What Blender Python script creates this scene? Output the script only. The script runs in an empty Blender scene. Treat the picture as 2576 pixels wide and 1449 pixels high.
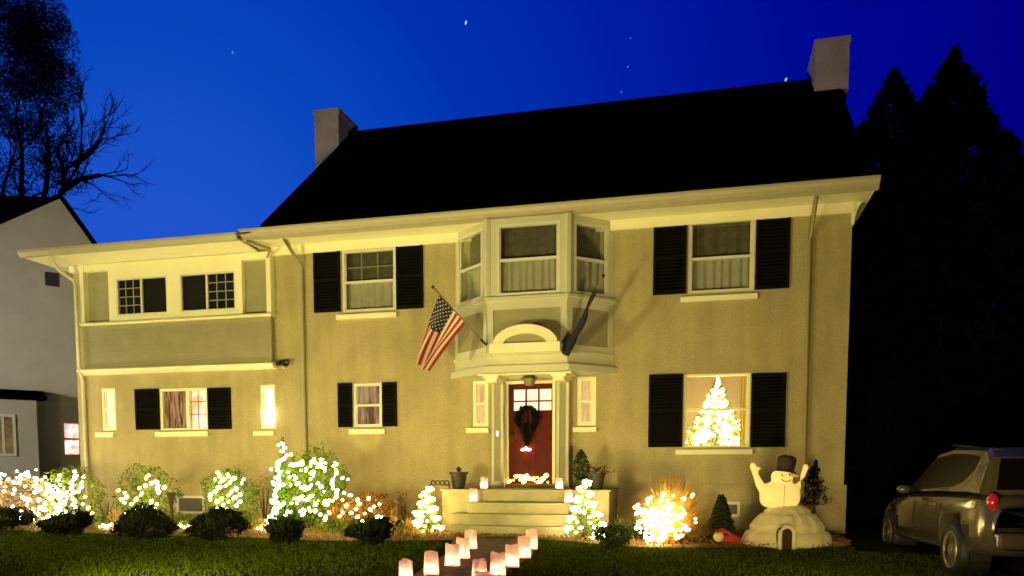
import bpy, bmesh, math, random
from mathutils import Vector, Matrix, noise as mnoise
random.seed(7)
R = math.radians
sc = bpy.context.scene
# ------------------------------------------------------------------ camera
TH, PI_T, FPX = R(13.9), R(4.3), 1950.0
EYE = Vector((3.21, -14.42, 1.15))
PPX, PPY = 1288.0, 1336.0
cam = bpy.data.objects.new('camera', bpy.data.cameras.new('camera'))
sc.collection.objects.link(cam)
cam.location = EYE
cam.rotation_euler = (R(90) - PI_T, 0, TH)
cam.data.sensor_width = 36
cam.data.lens = 36 * FPX / 2576
cam.data.shift_y = (PPY - 724.5) / 2576
cam.data.clip_end = 3000
cam.data.dof.use_dof = True
cam.data.dof.focus_distance = 9.5
cam.data.dof.aperture_fstop = 1.9
sc.camera = cam
AX_R = Vector((math.cos(TH), math.sin(TH), 0))
AX_F = Vector((-math.sin(TH) * math.cos(PI_T), math.cos(TH) * math.cos(PI_T), -math.sin(PI_T)))
AX_U = Vector((-math.sin(TH) * math.sin(PI_T), math.cos(TH) * math.sin(PI_T), math.cos(PI_T)))

def ray(px, py):
    return AX_R * ((px - PPX) / FPX) - AX_U * ((py - PPY) / FPX) + AX_F
def W(px, py, Y=0.0):            # point of the plane y=Y -> (x, z)
    d = ray(px, py); t = (Y - EYE.y) / d.y
    p = EYE + d * t; return p.x, p.z
def G(px, py, z=0.0):            # point of the level z -> (x, y)
    d = ray(px, py); t = (z - EYE.z) / d.z
    p = EYE + d * t; return p.x, p.y

# ------------------------------------------------------------------ world (late dusk sky)
world = bpy.data.worlds.new('World'); sc.world = world; world.use_nodes = True
wn, wl = world.node_tree.nodes, world.node_tree.links
bg = wn['Background']
tc = wn.new('ShaderNodeTexCoord')
vd = wn.new('ShaderNodeVectorMath'); vd.operation = 'DOT_PRODUCT'
g0 = ray(420, 720).normalized(); vd.inputs[1].default_value = g0
wl.new(tc.outputs['Generated'], vd.inputs[0])
cr = wn.new('ShaderNodeValToRGB'); wl.new(vd.outputs['Value'], cr.inputs[0])
def lin(c): return tuple((((v / 255) + .055) / 1.055) ** 2.4 if v > 10 else v / 255 / 12.92 for v in c)
stops = [(-.2, (0, 0, 12)), (.3, (0, 0, 65)), (.58, (0, 0, 128)), (.74, (0, 10, 146)), (.84, (0, 28, 160)),
         (.925, (0, 50, 176)), (.975, (8, 72, 190)), (1.0, (32, 84, 204))]
mr = wn.new('ShaderNodeMapRange'); mr.inputs['From Min'].default_value = -.2; mr.inputs['From Max'].default_value = 1.0
wl.new(vd.outputs['Value'], mr.inputs['Value']); wl.new(mr.outputs[0], cr.inputs[0])
el = cr.color_ramp.elements
while len(el) > 1: el.remove(el[-1])
for i, (v, c) in enumerate(stops):
    e = el[0] if i == 0 else el.new((v + .2) / 1.2)
    e.position = (v + .2) / 1.2; e.color = (*lin(c), 1)
wl.new(cr.outputs[0], bg.inputs['Color']); bg.inputs['Strength'].default_value = 1.0
sc.view_settings.view_transform = 'Standard'; sc.view_settings.look = 'None'
sc.view_settings.exposure = 0; sc.view_settings.gamma = 1

# ------------------------------------------------------------------ materials
MAT = {}
def mat(name, col, rough=.8, var=0.0, scale=3.0, bump=0.0, bscale=40.0, emit=None, es=0.0, metal=0.0, spec=None, col2=None, coat=0):
    if name in MAT: return MAT[name]
    m = bpy.data.materials.new(name); m.use_nodes = True
    n, l = m.node_tree.nodes, m.node_tree.links
    b = n['Principled BSDF']; b.inputs['Base Color'].default_value = (*col, 1)
    b.inputs['Roughness'].default_value = rough; b.inputs['Metallic'].default_value = metal
    if spec is not None: b.inputs['Specular IOR Level'].default_value = spec
    if coat: b.inputs['Coat Weight'].default_value = coat
    t = n.new('ShaderNodeTexCoord')
    if var > 0 or col2:
        nz = n.new('ShaderNodeTexNoise'); nz.inputs['Scale'].default_value = scale; nz.inputs['Detail'].default_value = 8
        nz.inputs['Roughness'].default_value = .65
        l.new(t.outputs['Object'], nz.inputs['Vector'])
        r = n.new('ShaderNodeValToRGB'); l.new(nz.outputs[0], r.inputs[0])
        c2 = col2 or tuple(min(1, c * (1 + var)) for c in col); c1 = col if col2 else tuple(c * (1 - var) for c in col)
        r.color_ramp.elements[0].position = .3; r.color_ramp.elements[1].position = .7
        r.color_ramp.elements[0].color = (*c1, 1); r.color_ramp.elements[1].color = (*c2, 1)
        l.new(r.outputs[0], b.inputs['Base Color'])
    if bump > 0:
        nb = n.new('ShaderNodeTexNoise'); nb.inputs['Scale'].default_value = bscale; nb.inputs['Detail'].default_value = 6
        l.new(t.outputs['Object'], nb.inputs['Vector'])
        bp = n.new('ShaderNodeBump'); bp.inputs['Strength'].default_value = bump; bp.inputs['Distance'].default_value = .02
        l.new(nb.outputs[0], bp.inputs['Height']); l.new(bp.outputs[0], b.inputs['Normal'])
    if emit:
        b.inputs['Emission Color'].default_value = (*emit, 1); b.inputs['Emission Strength'].default_value = es
    MAT[name] = m; return m

def emat(name, col, s, col2=None, scale=6.0, stretch=(1, 1, 1)):
    if name in MAT: return MAT[name]
    m = bpy.data.materials.new(name); m.use_nodes = True
    n, l = m.node_tree.nodes, m.node_tree.links; n.clear()
    o = n.new('ShaderNodeOutputMaterial'); e = n.new('ShaderNodeEmission')
    e.inputs[0].default_value = (*col, 1); e.inputs[1].default_value = s; l.new(e.outputs[0], o.inputs[0])
    if col2:
        t = n.new('ShaderNodeTexCoord'); mp = n.new('ShaderNodeMapping'); mp.inputs['Scale'].default_value = stretch
        l.new(t.outputs['Object'], mp.inputs[0])
        nz = n.new('ShaderNodeTexNoise'); nz.inputs['Scale'].default_value = scale; nz.inputs['Detail'].default_value = 3
        l.new(mp.outputs[0], nz.inputs['Vector'])
        r = n.new('ShaderNodeValToRGB'); l.new(nz.outputs[0], r.inputs[0])
        r.color_ramp.elements[0].position = .38; r.color_ramp.elements[1].position = .6
        r.color_ramp.elements[0].color = (*col2, 1); r.color_ramp.elements[1].color = (*col, 1)
        l.new(r.outputs[0], e.inputs[0])
    MAT[name] = m; return m

def glassmat(name, tint=(1, 1, 1), gl=.08, rough=.03):
    m = bpy.data.materials.new(name); m.use_nodes = True
    n, l = m.node_tree.nodes, m.node_tree.links; n.clear()
    o = n.new('ShaderNodeOutputMaterial'); a = n.new('ShaderNodeBsdfTransparent'); a.inputs[0].default_value = (*tint, 1)
    g = n.new('ShaderNodeBsdfGlossy'); g.inputs['Roughness'].default_value = rough
    x = n.new('ShaderNodeMixShader'); x.inputs[0].default_value = gl
    l.new(a.outputs[0], x.inputs[1]); l.new(g.outputs[0], x.inputs[2]); l.new(x.outputs[0], o.inputs[0])
    MAT[name] = m; return m

STUCCO = mat('stucco', (.40, .335, .165), .92, .13, 1.5, .6, 45)
STUCCO_B = mat('stucco_base', (.41, .34, .17), .92, .16, 2.2, .5, 45)
def weather(m, amt=.09):            # faint vertical rain streaks and fine grain in the render coat itself
    n, l = m.node_tree.nodes, m.node_tree.links; b = n['Principled BSDF']; src = b.inputs['Base Color'].links[0].from_socket
    t = n.new('ShaderNodeTexCoord'); mp = n.new('ShaderNodeMapping'); mp.inputs['Scale'].default_value = (2.6, 2.6, .28); l.new(t.outputs['Object'], mp.inputs[0])
    a = n.new('ShaderNodeTexNoise'); a.inputs['Scale'].default_value = 1.6; a.inputs['Detail'].default_value = 7; l.new(mp.outputs[0], a.inputs['Vector'])
    g = n.new('ShaderNodeTexNoise'); g.inputs['Scale'].default_value = 38; g.inputs['Detail'].default_value = 3; l.new(t.outputs['Object'], g.inputs['Vector'])
    r1 = n.new('ShaderNodeMapRange'); r1.inputs['From Min'].default_value = .35; r1.inputs['From Max'].default_value = .65; r1.inputs['To Min'].default_value = 1 - amt; r1.inputs['To Max'].default_value = 1 + amt * .5; l.new(a.outputs[0], r1.inputs['Value'])
    r2 = n.new('ShaderNodeMapRange'); r2.inputs['From Min'].default_value = .35; r2.inputs['From Max'].default_value = .65; r2.inputs['To Min'].default_value = .86; r2.inputs['To Max'].default_value = 1.12; l.new(g.outputs[0], r2.inputs['Value'])
    mu = n.new('ShaderNodeMath'); mu.operation = 'MULTIPLY'; l.new(r1.outputs[0], mu.inputs[0]); l.new(r2.outputs[0], mu.inputs[1])
    v = n.new('ShaderNodeVectorMath'); v.operation = 'SCALE'; l.new(src, v.inputs[0]); l.new(mu.outputs[0], v.inputs['Scale']); l.new(v.outputs[0], b.inputs['Base Color'])
weather(STUCCO); weather(STUCCO_B)
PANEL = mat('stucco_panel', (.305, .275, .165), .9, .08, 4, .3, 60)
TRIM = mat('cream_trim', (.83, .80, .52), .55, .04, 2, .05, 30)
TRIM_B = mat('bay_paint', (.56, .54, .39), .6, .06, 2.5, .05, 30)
TRIM_D = mat('gutter_paint', (.42, .38, .25), .5, .06, 3)
WHITE = mat('white_paint', (.66, .64, .56), .5, .05, 3)
SHUT = mat('black_shutter', (.0045, .004, .004), .8, .2, 3, spec=.08)
ROOF = mat('dark_shingle', (.0016, .0016, .0012), 1, .5, 6, .8, 25, spec=.0)
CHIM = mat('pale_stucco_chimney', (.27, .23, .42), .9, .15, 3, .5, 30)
CONC = mat('concrete_step', (.40, .36, .19), .9, .18, 3, .4, 40)
PIPE = mat('downpipe_paint', (.36, .31, .18), .5, .05, 3)
PIPE_L = mat('downpipe_cream', (.62, .58, .38), .5, .05, 3)
BRONZE = mat('bronze', (.06, .045, .02), .45, metal=.6)
IRON = mat('black_iron', (.012, .012, .012), .5)
DOOR = mat('red_door', (.085, .006, .003), .5, .3, 4, spec=.12)
LAWN = mat('lawn_soil', (.024, .036, .003), 1, .45, 2.2, .5, 30, spec=0)
MULCH = mat('mulch', (.14, .085, .03), 1, .5, 9, .9, 30)
PATH = mat('brick_path', (.11, .055, .03), .9, .35, 7, .5, 20)
ASPH = mat('asphalt', (.012, .012, .014), .95, .3, 8, .3, 50)
BARK = mat('bark', (.045, .03, .018), .95, .3, 8, .6, 20)
DIM_CURT = mat('dim_curtain', (.13, .11, .075), .95, .3, 9)
SHEER = mat('sheer_curtain', (.50, .46, .36), .95, .12, 6)
ROOMD = mat('dark_room', (.012, .011, .010), .95)
GLASS = glassmat('window_glass', (.92, .94, .92), .07)
def bulbmat(name, c1, c2, lo, hi):
    m = emat(name, c1, hi); n, l = m.node_tree.nodes, m.node_tree.links; e = [q for q in n if q.type == 'EMISSION'][0]
    oi = n.new('ShaderNodeObjectInfo'); r = n.new('ShaderNodeMapRange'); r.inputs['To Min'].default_value = lo; r.inputs['To Max'].default_value = hi
    l.new(oi.outputs['Random'], r.inputs['Value']); l.new(r.outputs[0], e.inputs[1])
    x = n.new('ShaderNodeMix'); x.data_type = 'RGBA'; x.inputs['A'].default_value = (*c1, 1); x.inputs['B'].default_value = (*c2, 1)
    l.new(oi.outputs['Random'], x.inputs['Factor']); l.new(x.outputs['Result'], e.inputs[0]); return m
BULB = bulbmat('string_bulb', (1, .60, .10), (1, .80, .34), 7, 75)
BULB_C = bulbmat('string_bulb_cool', (1, .68, .22), (1, .88, .62), 8, 80)
WIRE = mat('green_wire', (.01, .03, .01), .6)
def leafmat(name, c, v=.45):
    m = mat(name, c, .75, v, 7, spec=.2)
    n, l = m.node_tree.nodes, m.node_tree.links
    b = n['Principled BSDF']; o = n['Material Output']
    t = n.new('ShaderNodeBsdfTranslucent'); x = n.new('ShaderNodeMixShader'); x.inputs[0].default_value = .3
    for lk in list(b.inputs['Base Color'].links): l.new(lk.from_socket, t.inputs[0])
    l.new(b.outputs[0], x.inputs[1]); l.new(t.outputs[0], x.inputs[2]); l.new(x.outputs[0], o.inputs[0])
    return m
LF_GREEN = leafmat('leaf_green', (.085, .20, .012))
LF_LIME = leafmat('leaf_lime', (.15, .22, .018))
LF_BROWN = leafmat('leaf_brown', (.26, .14, .035))
LF_GOLD = leafmat('grass_gold', (.60, .42, .12), .3)
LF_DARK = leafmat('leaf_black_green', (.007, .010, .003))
LF_MID = leafmat('leaf_mid_green', (.025, .045, .008))
LF_NIGHT = mat('needle_night', (.0035, .004, .003), 1, .3, 4, spec=0)
LF_NIGHT2 = mat('twig_night', (.03, .022, .13), 1, .3, 4, spec=0)
BLADE = leafmat('grass_blade', (.062, .088, .005), .45)
BLADE.node_tree.nodes['Principled BSDF'].inputs['Specular IOR Level'].default_value = 0

# ------------------------------------------------------------------ mesh helper
class MB:
    def __init__(s): s.v = []; s.f = []; s.m = []; s.cur = 0
    def add(s, vs, fs):
        o = len(s.v); s.v += [tuple(p) for p in vs]; s.f += [tuple(i + o for i in f) for f in fs]; s.m += [s.cur] * len(fs)
        return s
    def box(s, x0, x1, y0, y1, z0, z1):
        x0, x1 = sorted((x0, x1)); y0, y1 = sorted((y0, y1)); z0, z1 = sorted((z0, z1))
        return s.add([(x0, y0, z0), (x1, y0, z0), (x1, y1, z0), (x0, y1, z0), (x0, y0, z1), (x1, y0, z1), (x1, y1, z1), (x0, y1, z1)],
                     [(0, 3, 2, 1), (4, 5, 6, 7), (0, 1, 5, 4), (1, 2, 6, 5), (2, 3, 7, 6), (3, 0, 4, 7)])
    def prism(s, poly, z0, z1):            # poly counter-clockwise seen from above
        n = len(poly)
        return s.add([(x, y, z0) for x, y in poly] + [(x, y, z1) for x, y in poly],
                     [tuple(reversed(range(n))), tuple(range(n, 2 * n))] + [(i, (i + 1) % n, n + (i + 1) % n, n + i) for i in range(n)])
    def prismY(s, poly, y0, y1):           # poly in x,z ; extruded along y
        n = len(poly)
        return s.add([(x, y0, z) for x, z in poly] + [(x, y1, z) for x, z in poly],
                     [tuple(range(n)), tuple(reversed(range(n, 2 * n)))] + [(i, n + i, n + (i + 1) % n, (i + 1) % n) for i in range(n)])
    def prismX(s, poly, x0, x1):           # poly in y,z
        n = len(poly)
        return s.add([(x0, y, z) for y, z in poly] + [(x1, y, z) for y, z in poly],
                     [tuple(range(n)), tuple(reversed(range(n, 2 * n)))] + [(i, n + i, n + (i + 1) % n, (i + 1) % n) for i in range(n)])
    def tube(s, pts, rs, n=8, cap=True):
        pts = [Vector(p) for p in pts]
        if not hasattr(rs, '__len__'): rs = [rs] * len(pts)
        o = []; 
        for i, p in enumerate(pts):
            d = (pts[min(i + 1, len(pts) - 1)] - pts[max(i - 1, 0)])
            d = d.normalized() if d.length > 1e-9 else Vector((0, 0, 1))
            a = Vector((0, 0, 1)) if abs(d.z) < .9 else Vector((1, 0, 0))
            u = d.cross(a).normalized(); w = d.cross(u)
            o += [p + (u * math.cos(2 * math.pi * k / n) + w * math.sin(2 * math.pi * k / n)) * rs[i] for k in range(n)]
        fs = [(i * n + k, i * n + (k + 1) % n, (i + 1) * n + (k + 1) % n, (i + 1) * n + k) for i in range(len(pts) - 1) for k in range(n)]
        if cap: fs += [tuple(range(n)), tuple(reversed(range((len(pts) - 1) * n, len(pts) * n)))]
        return s.add(o, fs)
    def ball(s, c, r, n=14, k=9, rot=None):
        c = Vector(c); r = Vector(r) if hasattr(r, '__len__') else Vector((r, r, r))
        vs = []
        for j in range(1, k):
            a = math.pi * j / k
            for i in range(n):
                b = 2 * math.pi * i / n
                vs.append(Vector((math.sin(a) * math.cos(b), math.sin(a) * math.sin(b), math.cos(a))))
        vs += [Vector((0, 0, 1)), Vector((0, 0, -1))]
        q = []
        for v in vs:
            w = Vector((v.x * r.x, v.y * r.y, v.z * r.z))
            if rot is not None: w = rot @ w
            q.append(c + w)
        fs = [(j * n + i, (j + 1) * n + i, (j + 1) * n + (i + 1) % n, j * n + (i + 1) % n) for j in range(k - 2) for i in range(n)]
        T = (k - 1) * n
        fs += [(T, i, (i + 1) % n) for i in range(n)] + [(T + 1, (k - 2) * n + (i + 1) % n, (k - 2) * n + i) for i in range(n)]
        return s.add(q, fs)
    def lathe(s, prof, c=(0, 0, 0), n=20):
        c = Vector(c)
        vs = [c + Vector((r * math.cos(2 * math.pi * i / n), r * math.sin(2 * math.pi * i / n), z)) for r, z in prof for i in range(n)]
        fs = [(j * n + i, j * n + (i + 1) % n, (j + 1) * n + (i + 1) % n, (j + 1) * n + i) for j in range(len(prof) - 1) for i in range(n)]
        fs += [tuple(reversed(range(n))), tuple(range((len(prof) - 1) * n, len(prof) * n))]
        return s.add(vs, fs)
    def card(s, p, size, asp=.5, up=None):
        p = Vector(p)
        d = Vector((random.gauss(0, 1), random.gauss(0, 1), random.gauss(0, 1))).normalized()
        if up is not None: d = (d * .6 + Vector(up)).normalized()
        q = Vector((random.gauss(0, 1), random.gauss(0, 1), random.gauss(0, 1))); w = d.cross(q).normalized()
        a = p - d * size * .5; b = p + d * size * .5; h = w * size * asp * .5
        return s.add([a, p + h, b, p - h], [(0, 1, 2, 3)])
    def build(s, name, ms, parent=None, smooth=False, loc=(0, 0, 0), rot=(0, 0, 0)):
        me = bpy.data.meshes.new(name); me.from_pydata(s.v, [], s.f)
        for m in (ms if isinstance(ms, (list, tuple)) else [ms]): me.materials.append(m)
        for p, mi in zip(me.polygons, s.m): p.material_index = mi; p.use_smooth = smooth
        me.update()
        o = bpy.data.objects.new(name, me); sc.collection.objects.link(o); o.location = loc; o.rotation_euler = rot
        if parent: o.parent = parent
        return o

def tag(o, label=None, cat=None, group=None, kind=None):
    if label: o['label'] = label
    if cat: o['category'] = cat
    if group: o['group'] = group
    if kind: o['kind'] = kind
    return o
def thing(name, label, cat, loc=(0, 0, 0), rz=0, group=None):
    o = bpy.data.objects.new(name, None); sc.collection.objects.link(o); o.location = loc; o.rotation_euler = (0, 0, rz)
    return tag(o, label, cat, group)
def sub(name, parent, loc=(0, 0, 0)):
    o = bpy.data.objects.new(name, None); sc.collection.objects.link(o); o.parent = parent; o.location = loc
    return o
def add_light(name, kind, loc, power, col, parent=None, **kw):
    d = bpy.data.lights.new(name, kind); d.energy = power; d.color = col
    for k, v in kw.items(): setattr(d, k, v)
    o = bpy.data.objects.new(name, d); sc.collection.objects.link(o); o.location = loc
    if parent: o.parent = parent
    return o

# ------------------------------------------------------------------ garden floodlights that light the front (below the frame); the last one is added
FLOODS = [(-9.0, -10.2, (-5.5, 0, 3.0), 3000, 'black spike floodlight at the far left of the lawn aimed at the wing'),
          (-2.6, -9.2, (-2.0, 0, 3.0), 2050, 'black spike floodlight on the lawn left of the brick path'),
          (4.2, -9.2, (3.4, 0, 3.0), 1200, 'black spike floodlight on the lawn right of the brick path'),
          (-15.5, -5.5, (-15.0, 7, 3.0), 2900, 'added unseen floodlight on a tall post brightening the grey neighbouring house')]  # unseen lamp added to brighten the neighbour house
BEAM = (1.0, .84, .30)
for fx, fy, tgt, pw, lb in FLOODS:
    t = thing('garden_or_added_floodlight', lb, 'floodlight', (fx, fy, -.02), 0, 'floodlights on the lawn and one added on a post')
    hz = .28 if fx > -12 else 3.4; hp = Vector((0, 0, hz))
    MB().tube([(0, 0, -.1), (0, 0, hz - .06)], .012 if fx > -12 else .04).build('spike' if fx > -12 else 'post', IRON, t)
    d = (Vector(tgt) - Vector((fx, fy, hz))).normalized()
    q = d.to_track_quat('-Z', 'Y').to_euler()
    MB().tube([hp - d * .10, hp + d * .03], [.05, .085], 14).build('lamp_housing', IRON, t)
    MB().tube([hp + d * .032, hp + d * .036], .075, 14).build('lens', emat('flood_lens', (1, .85, .5), 6), t)
    l = add_light('beam', 'SPOT', hp + d * .08, pw, BEAM if -12 < fx < 0 else ((1, .76, .28) if fx > 0 else (1, .92, .66)), t, spot_size=R(110 if fx < 0 else 96), spot_blend=.9, shadow_soft_size=.45)
    l.rotation_euler = q

# ------------------------------------------------------------------ ground
def hgt(x, y):
    def sm(a, b, v): v = max(0, min(1, (v - a) / (b - a))); return v * v * (3 - 2 * v)
    h = .10 * sm(-4.2, -1.8, y)
    h -= .55 * sm(0, 1, (-8.2 - y) / 4.5)
    h -= .10 * sm(5.8, 7.2, x) * (1 - sm(-3, 0, y))
    h += .018 * math.sin(x * 1.3 + y * .7) * math.sin(y * 1.1) 
    return h
def sheet(xs, ys, dz, extra=None):
    m = MB(); vs = [(x, y, hgt(x, y) + dz) for y in ys for x in xs]; n = len(xs)
    m.add(vs, [(j * n + i, j * n + i + 1, (j + 1) * n + i + 1, (j + 1) * n + i) for j in range(len(ys) - 1) for i in range(n - 1)]); return m
xs = [-600, -200, -80, -40] + [-30 + i * .5 for i in range(121)] + [40, 80, 200, 600]
ys = [-300, -100, -50, -30, -22] + [-18 + i * .4 for i in range(61)] + [8, 12, 20, 40, 100, 300, 900]
tag(sheet(xs, ys, 0).build('lawn', LAWN, smooth=True), kind='structure')
def ribbon(cl, cr, dz, m, name, seg=14):
    b = MB(); vs = []
    for k in range(seg + 1):
        for q in range(5):
            t = k / seg * (len(cl) - 1); i = min(int(t), len(cl) - 2); f = t - i
            L = Vector(cl[i]).lerp(Vector(cl[i + 1]), f); Q = Vector(cr[i]).lerp(Vector(cr[i + 1]), f)
            p = L.lerp(Q, q / 4); vs.append((p.x, p.y, hgt(p.x, p.y) + dz))
    b.add(vs, [(k * 5 + q, k * 5 + q + 1, (k + 1) * 5 + q + 1, (k + 1) * 5 + q) for k in range(seg) for q in range(4)])
    return tag(b.build(name, m, smooth=True), kind='structure')
# mulch bed: its front edge follows the lawn edge seen in the photograph
el_px = [(-260, 1345), (0, 1341), (200, 1348), (400, 1354), (620, 1359), (800, 1366), (1000, 1368), (1110, 1368), (1290, 1366), (1440, 1373), (1600, 1384), (1800, 1386), (2100, 1389), (2140, 1386)]
edge = [G(a, b, .02) for a, b in el_px]
ribbon(edge, [(e[0] + .0, .05) for e in edge], .010, MULCH, 'garden_bed', 52)
path_l = [G(1140, 1362, .06), G(1120, 1400), G(1040, 1449), (-.35 + .9, -8.6), (2.0, -12.5)]
path_r = [G(1345, 1362, .06), G(1340, 1400), G(1262, 1449), (1.9, -8.6), (3.4, -12.5)]
ribbon(path_l, path_r, .026, PATH, 'path', 20)
ribbon([(6.6, -14), (6.7, -9), (6.9, -4), (7.2, 6)], [(12, -14), (12, -9), (12, -4), (12, 6)], .014, ASPH, 'driveway', 20)
# ------------------------------------------------------------------ lawn blades
b = MB()
bedpoly = edge
def bed_y(x):
    for (x0, y0), (x1, y1) in zip(edge, edge[1:]):
        if x0 <= x <= x1: return y0 + (y1 - y0) * (x - x0) / (x1 - x0)
    return -3
for i in range(110000):
    x = random.uniform(-10.5, 6.7); y = random.uniform(-8.2, -1.5)
    if y > bed_y(x) + .06 + random.uniform(-.06, .06): continue
    t = (y - path_l[0][1]) / (path_l[2][1] - path_l[0][1])
    if 0 <= t <= 1.6:
        a = path_l[0][0] + (path_l[2][0] - path_l[0][0]) * t; c = path_r[0][0] + (path_r[2][0] - path_r[0][0]) * t
        if a - .05 < x < c + .03: continue
    z = hgt(x, y); h = random.uniform(.018, .045); a = random.uniform(0, 6.28); w = .006
    dx, dy = random.gauss(0, .012), random.gauss(0, .012)
    b.add([(x - w * math.cos(a), y - w * math.sin(a), z), (x + w * math.cos(a), y + w * math.sin(a), z), (x + dx, y + dy, z + h)], [(0, 1, 2)])
tag(b.build('grass', BLADE), 'short green lawn grass between the planting bed and the street', 'grass', kind='stuff')

# ================================================================== HOUSE
house = thing('stucco_house', 'two storey cream stucco house with black shutters, red door and dark gable roof', 'house')
XWL, _ = W(196, 1000); XML, _ = W(692, 900); XMR, _ = W(2134, 870)
ZBASE = W(1300, 1217)[1]
ZTOP = W(900, 600)[1]           # underside line of the soffit on the wall
def rect(x0, y0, x1, y1, Y=0):
    xm, ym = (x0 + x1) / 2, (y0 + y1) / 2
    return W(x0, ym, Y)[0], W(x1, ym, Y)[0], W(xm, y1, Y)[1], W(xm, y0, Y)[1]      # X0,X1,Z0,Z1
holes = {}
holes['u1'] = rect(860, 624, 996, 783)
holes['u2'] = rect(1731, 550, 1898, 735)
holes['mid'] = rect(889, 964, 961, 1074)
holes['tree'] = rect(1719, 940, 1886, 1125)
holes['wing'] = rect(404, 977, 523, 1082)
holes['n1'] = rect(256, 977, 291, 1084)
holes['n2'] = rect(655, 968, 692, 1078)
holes['s1'] = rect(1189, 958, 1228, 1073)
holes['s2'] = rect(1451, 948, 1499, 1071)
holes['door'] = rect(1272, 958, 1396, 1229)
ZD = holes['door'][2]
def wall_sheet(x0, x1, z0, z1, hs, y, t, mb):
    X = sorted({x0, x1, *[h[0] for h in hs], *[h[1] for h in hs]}); Z = sorted({z0, z1, *[h[2] for h in hs], *[h[3] for h in hs]})
    X = [v for v in X if x0 <= v <= x1]; Z = [v for v in Z if z0 <= v <= z1]
    for i in range(len(X) - 1):
        for j in range(len(Z) - 1):
            cx, cz = (X[i] + X[i + 1]) / 2, (Z[j] + Z[j + 1]) / 2
            if any(h[0] < cx < h[1] and h[2] < cz < h[3] for h in hs): continue
            mb.add([(X[i], y, Z[j]), (X[i + 1], y, Z[j]), (X[i + 1], y, Z[j + 1]), (X[i], y, Z[j + 1])], [(0, 1, 2, 3)])
    for a, c, d, e in hs:
        mb.add([(a, y, d), (c, y, d), (c, y, e), (a, y, e), (a, y + t, d), (c, y + t, d), (c, y + t, e), (a, y + t, e)],
               [(0, 4, 5, 1), (1, 5, 6, 2), (2, 6, 7, 3), (3, 7, 4, 0)])
w = MB(); hl = list(holes.values())
wall_sheet(XWL, XMR, ZBASE, ZTOP + .25, hl, 0, .16, w)
YB = 6.9
ZR = W(885, 338, 3.4)[1]; ZEV = W(1400, 518, -.58)[1]
# side and rear walls
w.add([(XMR, 0, ZBASE), (XMR, YB, ZBASE), (XMR, YB, ZTOP + .2), (XMR, 3.4, ZR - .3), (XMR, 0, ZTOP + .2)], [(0, 1, 2, 3, 4)])
w.add([(XML, .02, ZBASE), (XML, YB, ZBASE), (XML, YB, ZTOP + .2), (XML, 3.4, ZR - .3), (XML, .02, ZTOP + .2)], [(4, 3, 2, 1, 0)])
w.add([(XWL, 0, ZBASE), (XWL, 5, ZBASE), (XWL, 5, ZTOP), (XWL, 0, ZTOP)], [(3, 2, 1, 0)])
w.add([(XWL, 5, ZBASE), (XML, 5, ZBASE), (XML, 5, ZTOP), (XWL, 5, ZTOP)], [(3, 2, 1, 0)])
w.add([(XML, YB, ZBASE), (XMR, YB, ZBASE), (XMR, YB, ZTOP + .2), (XML, YB, ZTOP + .2)], [(3, 2, 1, 0)])
w.build('wall', STUCCO, house)
# interior lining so that no room shows the sky
li = MB()
li.add([(XWL + .02, 1.0, ZBASE), (W(1640, 1100)[0], 1.0, ZBASE), (W(1640, 1100)[0], 1.0, ZTOP), (XWL + .02, 1.0, ZTOP)], [(0, 1, 2, 3)])
li.add([(W(1600, 600)[0], .9, 3.4), (XMR - .05, .9, 3.4), (XMR - .05, .9, ZTOP), (W(1600, 600)[0], .9, ZTOP)], [(0, 1, 2, 3)])
li.build('interior', ROOMD, house)
f = MB()
f.box(XWL - .02, XMR + .04, -.05, .3, -.3, ZBASE)
f.box(XWL - .02, XMR + .04, .3, YB, -.3, ZBASE - .02)
f.build('foundation', STUCCO_B, house)

# ---- main roof
XR0 = W(658, 572, -.58)[0]; XR1 = W(2192, 447, -.58)[0]
YE = -.58; YR = 3.4; YE2 = 7.38
r = MB(); ov = .16
r.prismX([(YE, ZEV - .02), (YR, ZR - .16), (YE2, ZEV - .02), (YE2 + .05, ZEV + .09), (YR, ZR), (YE - .05, ZEV + .09)], XR0, XR1)
roof = r.build('roof', ROOF, house)
rc = MB(); rc.tube([(XR0, YR, ZR + .0), (XR1, YR, ZR + .0)], .07, 8); rc.build('ridge_cap', ROOF, roof)
# cornice: soffit board, fascia gutter, crown
XE0 = W(610, 590, YE)[0]; XE1 = W(2203, 455, YE)[0]
ZS = ZEV - .16
c = MB(); c.box(XE0, XE1, YE + .03, .02, ZS, ZS + .03)
c.box(XML - .02, XMR + .02, -.05, .0, ZS - .17, ZS)
c.build('soffit', TRIM, house)
c = MB(); pr = [(YE + .03, ZS - .01), (YE - .03, ZS + .01), (YE - .03, ZS + .05), (YE - .10, ZS + .09), (YE - .13, ZS + .14), (YE - .13, ZS + .18), (YE + .03, ZS + .18)]
c.prismX(pr, XE0 - .02, XE1 + .05); c.build('gutter', TRIM_D, house)
# cornice return at the right end, curved bracket
c = MB(); xr = XMR
prof = [(XE1 + .04, ZS + .18), (XE1 + .04, ZS + .06)]
for k in range(7):
    a = k / 6 * math.pi / 2; prof.append((XMR + .03 + (XE1 - XMR) * (1 - math.sin(a)), ZS + .06 - .42 * (1 - math.cos(a))))
prof += [(XMR - .02, ZS - .36), (XMR - .02, ZS + .18)]
c.prismY(list(reversed(prof)), -.02, 1.2); c.build('cornice_return', TRIM, house)
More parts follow.
